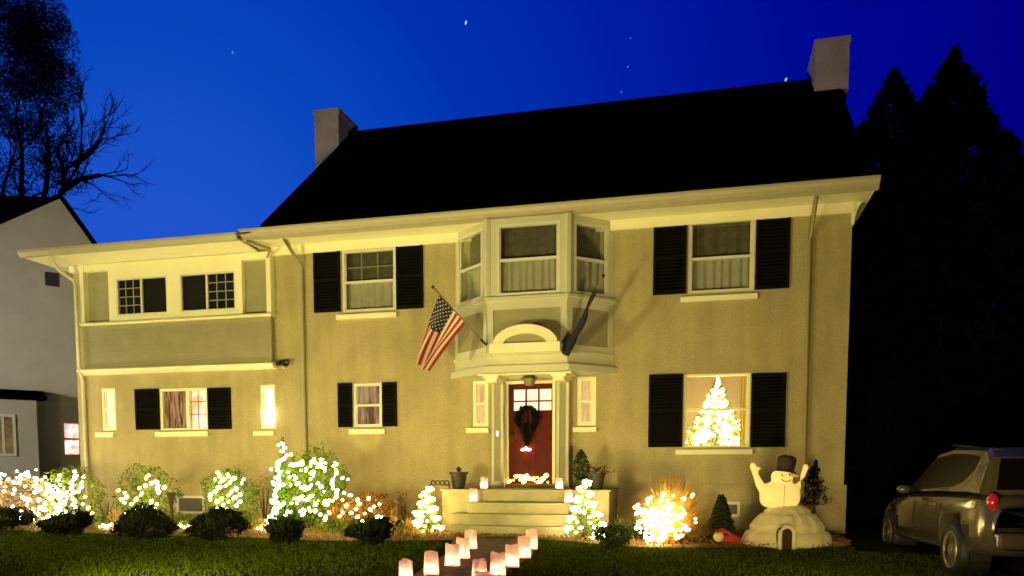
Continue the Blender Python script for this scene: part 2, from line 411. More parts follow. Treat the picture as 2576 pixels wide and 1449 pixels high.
# ---- wing eave
XG0 = W(52, 648, -.75)[0]
ZW = W(400, 610, -.65)[1]
c = MB(); c.add([(XG0, -.72, ZW - .10), (XE0, -.72, ZW - .10), (XE0, .02, ZW - .17), (XG0 + .62, .02, ZW - .17),
                 (XG0, -.72, ZW - .07), (XE0, -.72, ZW - .07), (XE0, .02, ZW - .12), (XG0 + .62, .02, ZW - .12), (XG0, 5.4, ZW - .1), (XWL, 5.4, ZW - .17), (XG0, 5.4, ZW - .06)],
                [(0, 3, 2, 1), (4, 5, 6, 7), (0, 1, 5, 4), (1, 2, 6, 5), (0, 8, 9, 3), (0, 4, 10, 8)])
c.box(XWL, XML, -.105, .0, ZW - .30, ZW - .165)
c.build('soffit', TRIM, house)
c = MB(); c.prismX([(-.70, ZW - .11), (-.76, ZW - .10), (-.80, ZW - .02), (-.80, ZW + .03), (-.70, ZW + .03)], XG0 - .03, XE0 - .01)
c.build('gutter', TRIM_D, house)
c = MB(); c.add([(XG0 - .02, -.74, ZW + .02), (XML - .05, -.74, ZW + .02), (XML - .05, 2.3, ZW + .22), (XWL + 1.5, 2.3, ZW + .22), (XG0 - .02, 5.4, ZW + .02), (XML - .05, 5.4, ZW + .02)],
                [(0, 1, 2, 3), (0, 3, 4), (4, 3, 2, 5)])
c.build('wing_roof', ROOF, house)
# ---- chimneys
a0, z1 = W(790, 278, 2.9); a1, _ = W(851, 278, 2.9)
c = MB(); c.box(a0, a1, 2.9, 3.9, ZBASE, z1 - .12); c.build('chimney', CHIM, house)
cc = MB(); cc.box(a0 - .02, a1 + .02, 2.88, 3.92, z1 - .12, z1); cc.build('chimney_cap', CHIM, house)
a0, z1 = W(2052, 100, 2.9); a1, _ = W(2138, 100, 2.9); a2, z2 = W(2127, 330, 2.9)
c = MB(); c.box(a0, a1, 2.9, 4.1, W(2100, 240, 2.9)[1], z1 - .12)
c.prismY([(a0 + .35, ZBASE), (a2, ZBASE), (a2, z2), (a2, z2 + .3), (a0 + .35, z2 + .3)], 2.92, 4.08)
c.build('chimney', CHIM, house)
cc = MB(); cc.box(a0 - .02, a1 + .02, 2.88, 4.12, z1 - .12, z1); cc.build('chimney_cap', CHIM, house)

# ---- face helper: things on a vertical face running from A to B (plan points), d = outwards
def fbox(mb, A, B, s0, s1, z0, z1, d0, d1):
    A, B = Vector(A), Vector(B); u = (B - A).normalized(); n = Vector((u.y, -u.x))
    def P(s, d, z): q = A + u * s + n * d; return (q.x, q.y, z)
    mb.add([P(s0, d0, z0), P(s1, d0, z0), P(s1, d1, z0), P(s0, d1, z0), P(s0, d0, z1), P(s1, d0, z1), P(s1, d1, z1), P(s0, d1, z1)],
           [(0, 1, 2, 3), (4, 7, 6, 5), (0, 4, 5, 1), (1, 5, 6, 2), (2, 6, 7, 3), (3, 7, 4, 0)])
def curtain(name, A, B, s0, s1, z0, z1, d, m, parent, folds=7, amp=.02):
    A, B = Vector(A), Vector(B); u = (B - A).normalized(); n = Vector((u.y, -u.x)); N = folds * 6
    b = MB(); vs = []
    ph = random.random() * 6
    for k in range(N + 1):
        s = s0 + (s1 - s0) * k / N; dd = d + amp * math.sin(k / 6 * 2 * math.pi + ph + .8 * math.sin(k * .31)) * (1 if k % 5 else .6)
        q = A + u * s + n * dd; vs += [(q.x, q.y, z0), (q.x, q.y, z1)]
    b.add(vs, [(2 * k, 2 * k + 2, 2 * k + 3, 2 * k + 1) for k in range(N)])
    return b.build(name, m, parent, smooth=True)
def dh_window(A, B, s0, s1, z0, z1, depth, parent, rail=.5, fw=.055, lit=None, muntin=None, upper=DIM_CURT, lower=SHEER, casing=0, sill=None, frame=WHITE, mmat=None):
    """double-hung window; returns the part 'window' (frame mesh) with sub-parts"""
    f = MB(); dd = depth
    fbox(f, A, B, s0, s0 + fw, z0, z1, dd - .05, dd + .03); fbox(f, A, B, s1 - fw, s1, z0, z1, dd - .05, dd + .03)
    fbox(f, A, B, s0 + fw, s1 - fw, z1 - fw, z1, dd - .05, dd + .03); fbox(f, A, B, s0 + fw, s1 - fw, z0, z0 + fw, dd - .05, dd + .03)
    o = f.build('window', frame, parent)
    zm = z0 + (z1 - z0) * rail; sa, sb, za, zb = s0 + fw, s1 - fw, z0 + fw, z1 - fw
    g = MB(); fbox(g, A, B, sa, sb, zm - .022, zm + .022, dd - .035, dd + .022)
    for q in (0, 1):
        zz0, zz1 = (za, zm - .022) if q == 0 else (zm + .022, zb); e = .02; o1 = dd + (.012 if q == 0 else -.005)
        fbox(g, A, B, sa, sa + e, zz0, zz1, o1 - .02, o1); fbox(g, A, B, sb - e, sb, zz0, zz1, o1 - .02, o1)
    g.build('sash', frame, o)
    if muntin:
        g = MB()
        for (zz0, zz1, nc, nr) in muntin(za, zm, zb):
            for k in range(1, nc): x = sa + (sb - sa) * k / nc; fbox(g, A, B, x - .008, x + .008, zz0, zz1, dd - .022, dd - .006)
            for k in range(1, nr): z = zz0 + (zz1 - zz0) * k / nr; fbox(g, A, B, sa, sb, z - .008, z + .008, dd - .024, dd - .008)
        g.build('muntin', mmat or frame, o)
    p = MB(); fbox(p, A, B, sa, sb, za, zb, dd - .030, dd - .026); p.build('pane', GLASS, o)
    if lit:
        p = MB(); fbox(p, A, B, s0, s1, z0, z1, dd - .13, dd - .12); p.build('lit_room', lit, o)
    elif lower is not None:
        curtain('curtain', A, B, sa - .02, sb + .02, za - .03, zm, dd - .11, lower, o, folds=max(3, int((sb - sa) / .13)), amp=.022)
        curtain('curtain', A, B, sa - .02, sb + .02, zm, zb + .03, dd - .14, upper, o, folds=max(2, int((sb - sa) / .2)), amp=.012)
    if sill:
        S0, S1, T0, T1 = sill; b = MB(); fbox(b, A, B, S0, S1, T0, T1, -.02, .07); b.build('sill', TRIM, o)
    return o
A0, B0 = (0, 0), (1, 0)
def shutter(x0, y0, x1, y1):
    a, c, d, e = rect(x0, y0, x1, y1)
    b = MB(); fr = .05
    b.box(a, a + fr, -.045, -.005, d, e); b.box(c - fr, c, -.045, -.005, d, e)
    zm = (d + e) / 2
    for q0, q1 in ((d, d + .07), (zm - .03, zm + .03), (e - .06, e)): b.box(a + fr, c - fr, -.043, -.005, q0, q1)
    for lo, hi in ((d + .07, zm - .03), (zm + .03, e - .06)):
        n = max(4, int((hi - lo) / .055))
        for k in range(n):
            z = lo + (hi - lo) * (k + .5) / n
            b.add([(a + fr, -.036, z - .02), (c - fr, -.036, z - .02), (c - fr, -.010, z + .022), (a + fr, -.010, z + .022)], [(0, 1, 2, 3)])
        b.box(a + fr, c - fr, -.009, -.005, lo, hi)
    return b.build('shutter', SHUT, house)
for s in [(791, 625, 857, 786), (998, 610, 1065, 777), (1644, 556, 1727, 741), (1901, 538, 1987, 727),
          (852, 964, 887, 1075), (963, 962, 999, 1073), (1632, 942, 1717, 1125), (1889, 939, 1976, 1125),
          (343, 979, 402, 1081), (525, 976, 582, 1080)]: shutter(*s)
def sil(x0, y0, x1, y1): a, c, d, e = rect(x0, y0, x1, y1); return (a, c, d, e)
up_m = lambda za, zm, zb: [(zm, zb, 3, 2)]
dh_window(A0, B0, *holes['u1'][:2], *holes['u1'][2:], -.045, house, .48, sill=sil(849, 790, 1000, 802), muntin=lambda a, m, b_: [(m, b_, 3, 2)], mmat=mat('muntin_dim', (.22, .20, .15), .7))
dh_window(A0, B0, *holes['u2'][:2], *holes['u2'][2:], -.045, house, .48, sill=sil(1712, 744, 1905, 757))
LIT_W = emat('lit_room_dim', (.85, .52, .24), .75, (.22, .11, .05), 3, (4, 1, .6))
dh_window(A0, B0, *holes['mid'][:2], *holes['mid'][2:], -.045, house, .5, lit=LIT_W, sill=sil(881, 1080, 971, 1092))
LIT_N = emat('lit_room_cream', (1, .82, .42), 2.2, (.95, .66, .3), 2)
LIT_P = emat('lit_room_peach', (1, .62, .24), 1.25, (.8, .42, .15), 3, (5, 1, 1))
LIT_B = emat('lit_room_bright', (1, .85, .55), 5)
dh_window(A0, B0, *holes['n1'][:2], *holes['n1'][2:], -.045, house, .5, lit=LIT_N, sill=sil(245, 1088, 290, 1100), frame=TRIM)
dh_window(A0, B0, *holes['n2'][:2], *holes['n2'][2:], -.045, house, .5, lit=LIT_B, sill=sil(642, 1085, 692, 1096), frame=TRIM)
dh_window(A0, B0, *holes['s1'][:2], *holes['s1'][2:], -.045, house, .5, lit=LIT_P, sill=sil(1175, 1077, 1231, 1089), frame=TRIM, fw=.06)
dh_window(A0, B0, *holes['s2'][:2], *holes['s2'][2:], -.045, house, .5, lit=LIT_P, sill=sil(1442, 1075, 1501, 1087), frame=TRIM, fw=.08)
# wing casement pair, right half brightly lit
h = holes['wing']; xm = W(472, 1030)[0]
f = MB(); fw = .05
for a, c in ((h[0], h[0] + fw), (xm - .035, xm + .035), (h[1] - fw, h[1])): f.box(a, c, .0, .07, h[2], h[3])
f.box(h[0] + fw, xm - .035, .0, .07, h[3] - fw, h[3]); f.box(xm + .035, h[1] - fw, .0, .07, h[3] - fw, h[3])
f.box(h[0] + fw, xm - .035, .0, .07, h[2], h[2] + .04); f.box(xm + .035, h[1] - fw, .0, .07, h[2], h[2] + .04)
wo = f.build('window', TRIM, house)
g = MB(); mx = (xm + .035 + h[1] - fw) / 2 
for z in (h[2] + (h[3] - h[2]) * .38, h[2] + (h[3] - h[2]) * .68): g.box(xm + .035, h[1] - fw, .03, .045, z - .008, z + .008)
g.box(mx - .008, mx + .008, .031, .044, h[2] + .04, h[3] - fw); g.build('muntin', mat('muntin_red', (.3, .08, .04), .6), wo)
g = MB(); g.box(h[0] + fw, xm - .035, .05, .054, h[2] + .04, h[3] - fw); g.box(xm + .035, h[1] - fw, .05, .054, h[2] + .04, h[3] - fw); g.build('pane', GLASS, wo)
g = MB(); g.box(h[0], xm, .15, .155, h[2], h[3]); g.build('lit_room', emat('lit_room_brown', (.75, .38, .16), .9, (.14, .05, .015), 4, (5, 1, .8)), wo)
g = MB(); g.box(xm, h[1], .15, .155, h[2], h[3]); g.build('lit_room', emat('lit_room_pink', (1, .80, .52), 2.1, (.9, .38, .16), 4, (1, 1, 1)), wo)
s = sil(395, 1086, 527, 1098); g = MB(); g.box(s[0], s[1], -.07, .02, s[2], s[3]); g.build('sill', TRIM, wo)
# window with the indoor tree: an open room behind clear glass
h = holes['tree']
dh_window(A0, B0, *h[:2], *h[2:], -.045, house, .52, lower=None, sill=sil(1700, 1131, 1892, 1143), frame=TRIM, fw=.04)
rm = MB(); rx0, rx1 = h[0] - .5, min(h[1] + .5, XMR - .1); rz0, rz1 = ZBASE + .02, h[3] + .25
rm.add([(rx0, .17, rz0), (rx1, .17, rz0), (rx1, 2.4, rz0), (rx0, 2.4, rz0), (rx0, .17, rz1), (rx1, .17, rz1), (rx1, 2.4, rz1), (rx0, 2.4, rz1)],
       [(0, 1, 2, 3), (4, 7, 6, 5), (3, 2, 6, 7), (0, 3, 7, 4), (1, 5, 6, 2)])
for fc in ((rx0, h[0]), (h[1], rx1)): rm.add([(fc[0], .17, rz0), (fc[1], .17, rz0), (fc[1], .17, rz1), (fc[0], .17, rz1)], [(0, 1, 2, 3)])
rm.build('front_room', mat('rose_wall', (.50, .42, .36), .9, .08, 2), house)
g = MB(); x_, _ = W(1862, 1030, .2); curtain('curtain', A0, B0, x_, h[1], h[2], h[3] - .05, -.24, mat('yellow_curtain', (.75, .6, .2), .9), house, 3, .02)
# ---- door
h = holes['door']
dr = MB(); dr.box(h[0] + .05, h[1] - .05, .05, .10, ZD + .03, h[3] - .05)
dx0, dx1 = h[0] + .05, h[1] - .05
gx0, gx1, gz0, gz1 = rect(1290, 978, 1386, 1032)
# build door around its glazed opening
dr = MB(); dr.box(dx0, gx0, .05, .10, ZD + .03, h[3] - .05); dr.box(gx1, dx1, .05, .10, ZD + .03, h[3] - .05)
dr.box(gx0, gx1, .05, .10, gz1, h[3] - .05); dr.box(gx0, gx1, .05, .10, ZD + .03, gz0)
for (pa, pb) in (((gx0, (gx0 + gx1) / 2 - .04)), (((gx0 + gx1) / 2 + .04, gx1))):
    for z0_, z1_ in ((ZD + .18, ZD + .70), (ZD + .80, gz0 - .12)):
        dr.box(pa, pb, .042, .05, z0_, z0_ + .025); dr.box(pa, pb, .042, .05, z1_ - .025, z1_)
        dr.box(pa, pa + .025, .042, .05, z0_ + .025, z1_ - .025); dr.box(pb - .025, pb, .042, .05, z0_ + .025, z1_ - .025)
door = dr.build('door', DOOR, house)
g = MB()
for k in (1, 2): x = gx0 + (gx1 - gx0) * k / 3; g.box(x - .014, x + .014, .052, .085, gz0, gz1)
zm = gz0 + (gz1 - gz0) * .44; g.box(gx0, gx1, .054, .083, zm - .012, zm + .012); g.build('muntin', DOOR, door)
g = MB(); g.box(gx0, gx1, .07, .075, gz0, gz1); g.build('pane', GLASS, door)
g = MB(); g.box(gx0 - .02, gx1 + .02, .12, .125, gz0 - .02, gz1 + .02); g.build('lit_room', emat('lit_hall', (1, .80, .58), 1.9, (1, .66, .45), 2), door)
g = MB(); g.ball((dx0 + .07, .02, ZD + 1.0), (.025, .025, .025)); g.box(dx0 + .05, dx0 + .09, .04, .05, ZD + .88, ZD + 1.08); g.build('handle', BRONZE, door, True)
g = MB(); g.box(h[0], dx0, .0, .12, ZD, h[3]); g.box(dx1, h[1], .0, .12, ZD, h[3]); g.box(dx0, dx1, .0, .12, h[3] - .05, h[3]); g.build('door_frame', TRIM, house)
g = MB(); g.box(h[0] - .02, h[1] + .02, -.12, .14, ZD - .05, ZD + .0); g.build('threshold', mat('dark_threshold', (.05, .035, .02), .6), house)
g = MB(); g.box(XWL, XMR, .16, .18, ZBASE, ZBASE + .0001)
# ---- bay
PJ = .65
bl, _ = W(1147, 800, 0); brr, _ = W(1541, 800, 0); fl, _ = W(1226, 800, -PJ); fr_, _ = W(1427, 800, -PJ)
zb0 = W(1325, 888, -PJ)[1]; zb1 = W(1325, 752, -PJ)[1]; zbt = ZS
foot = [(bl, 0), (fl, -PJ), (fr_, -PJ), (brr, 0)]
def grow(dd):
    return [(bl - dd * 1.1, 0), (fl - dd * .45, -PJ - dd), (fr_ + dd * .45, -PJ - dd), (brr + dd * 1.1, 0)]
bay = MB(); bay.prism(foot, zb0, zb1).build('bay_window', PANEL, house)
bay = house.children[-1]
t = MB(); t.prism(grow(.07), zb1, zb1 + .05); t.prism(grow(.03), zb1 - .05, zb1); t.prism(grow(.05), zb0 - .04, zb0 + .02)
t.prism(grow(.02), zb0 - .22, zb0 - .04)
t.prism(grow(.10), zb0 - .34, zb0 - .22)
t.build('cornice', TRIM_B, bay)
sides = [((bl, 0), (fl, -PJ)), ((fl, -PJ), (fr_, -PJ)), ((fr_, -PJ), (brr, 0))]
t = MB()
for A, B in sides:
    L = (Vector(B) - Vector(A)).length; e = .115 if L > 1.2 else .10
    fbox(t, A, B, 0, e, zb0 + .02, zb1 - .05, 0, .022); fbox(t, A, B, L - e, L, zb0 + .02, zb1 - .05, 0, .022)
    fbox(t, A, B, e, L - e, zb1 - .17, zb1 - .05, 0, .02); fbox(t, A, B, e, L - e, zb0 + .02, zb0 + .13, 0, .02)
t.build('panel_trim', TRIM_B, bay)
# window storey of the bay
t = MB(); zw0 = zb1 + .05
for (x, y) in ((fl, -PJ), (fr_, -PJ)): t.tube([(x, y + .05, zw0), (x, y + .05, zbt)], .085, 8)
for i, (A, B) in enumerate(sides):
    L = (Vector(B) - Vector(A)).length; e = .19 if i == 1 else .12
    e0, e1 = (.06, .16) if i == 0 else ((.18, .14) if i == 1 else (.14, .10))
    fbox(t, A, B, 0, e0, zw0, zbt, -.10, .0); fbox(t, A, B, L - e1, L, zw0, zbt, -.10, .0)
    zt_ = W(1325, 560, -PJ)[1] 
    fbox(t, A, B, e0, L - e1, zt_, zbt, -.10, .0); fbox(t, A, B, e0, L - e1, zw0, zw0 + .03, -.10, .01)
    wd = dh_window(A, B, e0, L - e1, zw0 + .03, zt_, -.03, bay, .5, .045, upper=DIM_CURT, lower=SHEER)
t.build('corner_post', TRIM_B, bay)
# fix hierarchy depth: windows of the bay belong to the house directly
for ch in list(bay.children):
    if ch.name.startswith('window'): ch.parent = house
t = MB(); t.prism([(bl + .1, .0), (fl + .1, -PJ + .2), (fr_ - .1, -PJ + .2), (brr - .1, .0)], zw0, zw0 + .02); t.build('bay_floor', ROOMD, bay)
# arched pediment over the door standing in front of the bay
acx, _ = W(1322, 870, -PJ - .32); az0 = W(1322, 888, -PJ - .32)[1]; az1 = W(1322, 864, -PJ - .32)[1]; at = W(1322, 817, -PJ - .32)[1]
aw = (W(1412, 870, -PJ - .32)[0] - W(1236, 870, -PJ - .32)[0]) / 2
def arc(rx, rz, z0, n=16, k0=0): return [(acx + rx * math.cos(math.pi * k / n), z0 + rz * math.sin(math.pi * k / n)) for k in range(n + 1)]
rx, rz = aw * .93, at - az1 + .03
t = MB(); o_, i_ = arc(rx, rz, az1 - .03), arc(rx - .19, rz - .16, az1 - .03)
for k in range(len(o_) - 1): t.prismY([i_[k], o_[k], o_[k + 1], i_[k + 1]][::-1], -PJ - .40, -PJ + .0)
t.box(acx - aw, acx + aw, -PJ - .42, -PJ + .0, az0, az1 - .03 + .03)
t.build('arched_pediment', TRIM, house); ped = house.children[-1]
t = MB(); t.prismY(arc(rx - .19, rz - .16, az1 - .0)[::-1], -PJ - .34, -PJ - .01); t.build('tympanum', PANEL, ped)
# porch ceiling between brackets
t = MB(); xa, xb = W(1205, 925, -.5)[0], W(1440, 920, -.5)[0]
t.box(xa, xb, -.60, 0, zb0 - .37, zb0 - .345); t.build('porch_ceiling', TRIM, house)
ZPC = zb0 - .37
# ---- pilasters and scrolled brackets
ZLAND = .83
for (p0, p1) in ((1238, 1267), (1401, 1431)):
    a, c, d, e = rect(p0, 950, p1, 1228, -.12)
    g = MB(); g.box(a, c, -.14, 0.001, ZLAND, e)
    g.box(a - .015, c + .015, -.16, 0, ZLAND, ZLAND + .14)
    g.box(a, a + .05, -.155, -.14, ZLAND + .14, e); g.box(c - .05, c, -.155, -.14, ZLAND + .14, e); g.box(a + .05, c - .05, -.155, -.14, e - .06, e)
    pl = g.build('pilaster', TRIM_B, house)
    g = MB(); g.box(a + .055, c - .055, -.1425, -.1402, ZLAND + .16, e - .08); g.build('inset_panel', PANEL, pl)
    zt = ZPC - .052
    prof = [(-.14, e - .10)]
    for k in range(9): q = k / 8 * math.pi / 2; prof.append((-.16 - .40 * (1 - math.cos(q)), e - .10 + (zt - e + .02) * math.sin(q)))
    prof += [(-.60, zt - .06), (-.60, zt), (0.0, zt), (0.0, e - .10)]
    g = MB(); g.prismX(prof, a + .01, c - .01); g.box(a - .03, c + .03, -.63, 0, zt, zt + .05); g.build('bracket', TRIM, house)
    ZBR = zt + .05
# ---- wing upper storey: boarded band, casements, panels
def wpx(x, y): return W(x, y, -.10)
zt_w = ZW - .17
wl0, _ = wpx(205, 750); wl1, _ = wpx(684, 750)
zl1 = W(440, 806, -.12)[1]; zl0 = W(440, 927, -.12)[1]
o = MB(); 
bandx0, bandx1 = wpx(275, 720)[0], wpx(611, 720)[0]
ca = rect(293, 697, 421, 791, -.12); cb = rect(453, 687, 592, 779, -.12)
wz0 = min(ca[2], cb[2]); wz1 = max(ca[3], cb[3])
ca = (ca[0], ca[1], wz0, wz1); cb = (cb[0], cb[1], wz0, wz1)
wall_sheet(bandx0, bandx1, zl1 + .05, zt_w, [ca, cb], -.13, .10, o)
o.box(bandx0 - .001, bandx0 + .0, -.13, 0, zl1 + .05, zt_w)
o.add([(bandx0, -.13, zl1), (bandx0, 0, zl1), (bandx0, 0, zt_w), (bandx0, -.13, zt_w)], [(0, 1, 2, 3)])
o.add([(bandx1, -.13, zl1), (bandx1, 0, zl1), (bandx1, 0, zt_w), (bandx1, -.13, zt_w)], [(3, 2, 1, 0)])
o.box(wl0, wl0 + .10, -.14, -.0, zl1 + .04, zt_w); o.box(wl1 - .10, wl1, -.14, -.0, zl1 + .04, zt_w)
o.box(wl0 + .10, bandx0, -.12, 0, zt_w - .14, zt_w); o.box(bandx1, wl1 - .10, -.12, 0, zt_w - .14, zt_w)
o.build('window_surround', TRIM, house)
for xa_, xb_ in ((wl0 + .10, bandx0), (bandx1, wl1 - .1)): MB().box(xa_, xb_, -.02, -.001, zl1 + .03, zt_w - .13).build('stucco_panel', PANEL, house)
for i, cc in enumerate((ca, cb)):
    xm = W(356 if i == 0 else 521, 735, -.10)[0]
    g = MB(); fw = .03
    g.box(cc[0], cc[0] + fw, -.12, -.07, cc[2], cc[3]); g.box(cc[1] - fw, cc[1], -.12, -.07, cc[2], cc[3]); g.box(xm - .02, xm + .02, -.115, -.07, cc[2] + fw, cc[3] - fw)
    g.box(cc[0] + fw, cc[1] - fw, -.12, -.07, cc[3] - fw, cc[3]); g.box(cc[0] + fw, cc[1] - fw, -.12, -.07, cc[2], cc[2] + fw)
    wo = g.build('window', WHITE, house)
    a, c = (cc[0] + fw, xm - .02) if i == 0 else (xm + .02, cc[1] - fw)
    g = MB()
    for k in (1, 2): x = a + (c - a) * k / 3; g.box(x - .007, x + .007, -.10, -.088, cc[2] + fw, cc[3] - fw)
    for k in (1, 2, 3): z = cc[2] + fw + (cc[3] - cc[2] - 2 * fw) * k / 4; g.box(a, c, -.099, -.087, z - .007, z + .007)
    g.build('muntin', mat('muntin_grey', (.35, .35, .28), .6), wo)
    g = MB(); g.box(cc[0] + fw, cc[1] - fw, -.084, -.080, cc[2] + fw, cc[3] - fw); g.build('pane', GLASS, wo)
    g = MB(); g.box(cc[0], cc[1], -.022, -.0015, cc[2], cc[3]); g.build('dark_blind', ROOMD, wo)
# ledges and shingled panel
g = MB(); g.prismX([(-.0, zl1 + .04), (-.0, zl1 - .02), (-.19, zl1 - .02), (-.21, zl1 + .0), (-.19, zl1 + .035)][::-1], wl0 - .02, wl1 + .02); g.build('ledge', TRIM, house)
g = MB(); g.prismX([(-.0, zl0 + .07), (-.0, zl0 - .07), (-.12, zl0 - .06), (-.22, zl0 + .0), (-.22, zl0 + .03), (-.15, zl0 + .06)][::-1], wl0 - .10, wl1 + .03); g.build('ledge', TRIM, house)
g = MB(); z = zl0 + .06; n = 8; hh = (zl1 - .02 - z) / n
for k in range(n):
    z0_ = z + k * hh; g.prismX([(-.04, z0_), (-.04, z0_ + hh), (-.115, z0_ + hh), (-.135, z0_)][::-1], wl0 + .02, wl1 - .02)
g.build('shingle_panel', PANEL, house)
# ---- downpipes
def pipe(pts, r, m):
    return MB().tube(pts, r, 8).build('downpipe', m, house, True)
x0, z0_ = W(712, 592, -.5); x1, z1_ = W(758, 672, -.07)
pipe([(x0, -.52, ZS + .02), (x0, -.5, z0_ - .02), (x1, -.07, z1_), (x1, -.06, z1_ - .1), (x1, -.06, ZBASE + .3), (x1, -.09, .15)], .037, PIPE)
x0, z0_ = W(2054, 480, -.5); x1, z1_ = W(2040, 560, -.07)
pipe([(x0, -.52, ZS + .02), (x0, -.45, ZS - .06), (x1, -.07, ZS - .5), (x1, -.06, ZS - .6), (x1, -.06, ZBASE + .3), (x1, -.09, .15)], .037, mat('brown_pipe', (.30, .24, .12), .5))
x0, z0_ = W(135, 668, -.6); x1, z1_ = W(190, 712, -.25); x2, z2_ = W(187, 920, -.25); x3, z3_ = W(206, 962, -.10)
pipe([(x0, -.68, ZW - .12), (x0 + .1, -.6, z0_ - .08), (x1 - .03, -.27, z1_ + .05), (x1, -.25, z1_ - .1), (x1, -.25, z2_), (x3, -.07, z3_), (x3, -.07, z3_ - .1), (x3, -.07, .2)], .04, PIPE_L)
# gutter end outlet of main roof towards the wing
x0, z0_ = W(665, 607, -.55)
g = MB(); g.tube([(XE0 + .1, -.6, ZS - .02), (x0, -.35, ZS - .12), (XML - .05, -.12, ZS - .22)], .03, 8); g.build('downpipe', PIPE, house, True)
# ---- basement windows
for q in ((445, 1247, 515, 1292), (938, 1257, 1000, 1300), (1800, 1262, 1862, 1300)):
    a, c, d, e = rect(*q, -.06); d = max(d, .12)
    g = MB(); g.box(a, a + .05, -.075, -.05, d, e); g.box(c - .05, c, -.075, -.05, d, e); g.box(a + .05, c - .05, -.075, -.05, e - .05, e); g.box(a + .05, c - .05, -.075, -.05, d, d + .05)
    bw = g.build('basement_window', WHITE, house)
    g = MB(); g.box(a + .05, c - .05, -.056, -.052, d + .05, e - .05); g.build('pane', mat('basement_glass', (.05, .04, .02), .5), bw)
# ---- steps
SX0, SX1 = W(1110, 1250, -1.4)[0], W(1531, 1250, -1.4)[0]
g = MB()
def stepfoot(x0, x1, yf, sag, yb=-1.2):
    pts = [(x1, yb)]; n = 14; pts = []
    for k in range(n + 1):
        t_ = k / n; x = x0 + (x1 - x0) * t_; pts.append((x, yf - sag * (1 - (2 * t_ - 1) ** 2)))
    return [(x0, yb)] + pts + [(x1, yb)]
g.box(SX0, SX1, -1.35, -.05, -.1, ZLAND)
g.box(SX0 - .03, SX1 + .03, -1.39, -.05, ZLAND, ZLAND + .03)
g.build('landing', CONC, house)
NS = 4
for k in range(1, NS):
    zt_ = ZLAND - .185 * k
    wpx_ = [(1165, 1424), (1126, 1426), (1115, 1434)][k - 1]
    a, _ = W(wpx_[0], 1280, -1.6 - .25 * k); c, _ = W(wpx_[1], 1280, -1.6 - .25 * k)
    g = MB(); g.prism(stepfoot(a, c, -1.42 - .20 * k, .12, -1.352 - .001 * k), -.1, zt_ - .045); g.prism(stepfoot(a - .03, c + .03, -1.45 - .20 * k, .12, -1.3525 - .001 * k), zt_ - .045, zt_)
    g.build('step', CONC, house)

# ================================================================== small things on the house
ft = thing('security_floodlight', 'small black twin floodlight fixture on the wall beside the wing ledge', 'floodlight', (W(712, 912, -.1)[0], -.02, W(712, 912, -.1)[1]))
MB().box(-.06, .06, -.04, .02, -.06, .06).build('mount', BRONZE, ft)
for s_ in (-1, 1): MB().tube([(s_ * .03, -.05, 0), (s_ * .10, -.16, -.02)], [.05, .062], 10).build('lamp_head', BRONZE, ft, True)
MB().ball((0, -.06, -.09), (.035, .035, .03)).build('sensor', WHITE, ft, True)
x_, z_ = W(672, 1042, -.12)
gl = thing('globe_lamp', 'round glowing lamp shining in front of the bright narrow window', 'lamp', (x_, -.12, z_))
MB().ball((0, 0, 0), .085).build('globe', emat('globe_glow', (1, .84, .5), 18), gl, True)
MB().tube([(0, 0, -.08), (0, .03, -.16), (0, .14, -.17)], .015).build('arm', TRIM, gl, True)
x_, _ = W(1331, 930, -.4)
pl = thing('porch_lantern', 'bronze lantern under the porch ceiling above the red door', 'lantern', (x_, -.36, ZPC))
MB().lathe([(.11, 0), (.11, -.02), (.04, -.03)], n=12).build('canopy', BRONZE, pl)
MB().lathe([(.13, -.03), (.135, -.045), (.09, -.16), (.03, -.18)], n=6).build('shade', mat('lantern_glass', (.20, .16, .07), .3), pl)
MB().lathe([(.15, -.03), (.15, -.05), (.13, -.055)], n=6).build('rim', BRONZE, pl)
x_, z_ = W(1252, 1091, -.16)
db = thing('doorbell', 'small doorbell glowing violet on the left pilaster', 'doorbell', (x_, -.165, z_))
MB().box(-.03, .03, -.012, .008, -.06, .06).build('housing', TRIM, db)
MB().ball((0, -.014, 0), (.028, .008, .028)).build('button', emat('violet_glow', (.42, .30, 1), 3), db, True)

# wreath
x_, z_ = W(1326, 1052, -.02)
wr = thing('wreath', 'dark evergreen wreath with ribbon tails hanging on the red door', 'wreath', (x_, -.03, z_))
b = MB()
for i in range(1500):
    a = random.uniform(0, 6.283); q = random.uniform(0, 6.283); rr = .19 + .06 * math.cos(q) * random.random()
    b.card((rr * math.cos(a), .045 * math.sin(q) * random.random(), rr * math.sin(a)), .07, .22)
for i in range(700):
    t_ = random.random(); b.card((random.gauss(0, .05 * (1 - t_) + .015), random.gauss(0, .02), -.14 - .36 * t_), .09, .2)
b.build('greenery', LF_DARK, wr)
b = MB()
for s_ in (-1, 1): b.add([(s_ * .01, -.07, .16), (s_ * .12, -.08, .23), (s_ * .13, -.08, .12)], [(0, 1, 2)]); b.add([(s_ * .005, -.07, .15), (s_ * .05, -.07, .15), (s_ * .12, -.075, -.30), (s_ * .06, -.075, -.28)], [(0, 1, 2, 3)])
b.build('ribbon', mat('rust_ribbon', (.012, .010, .004), .9, spec=0), wr)

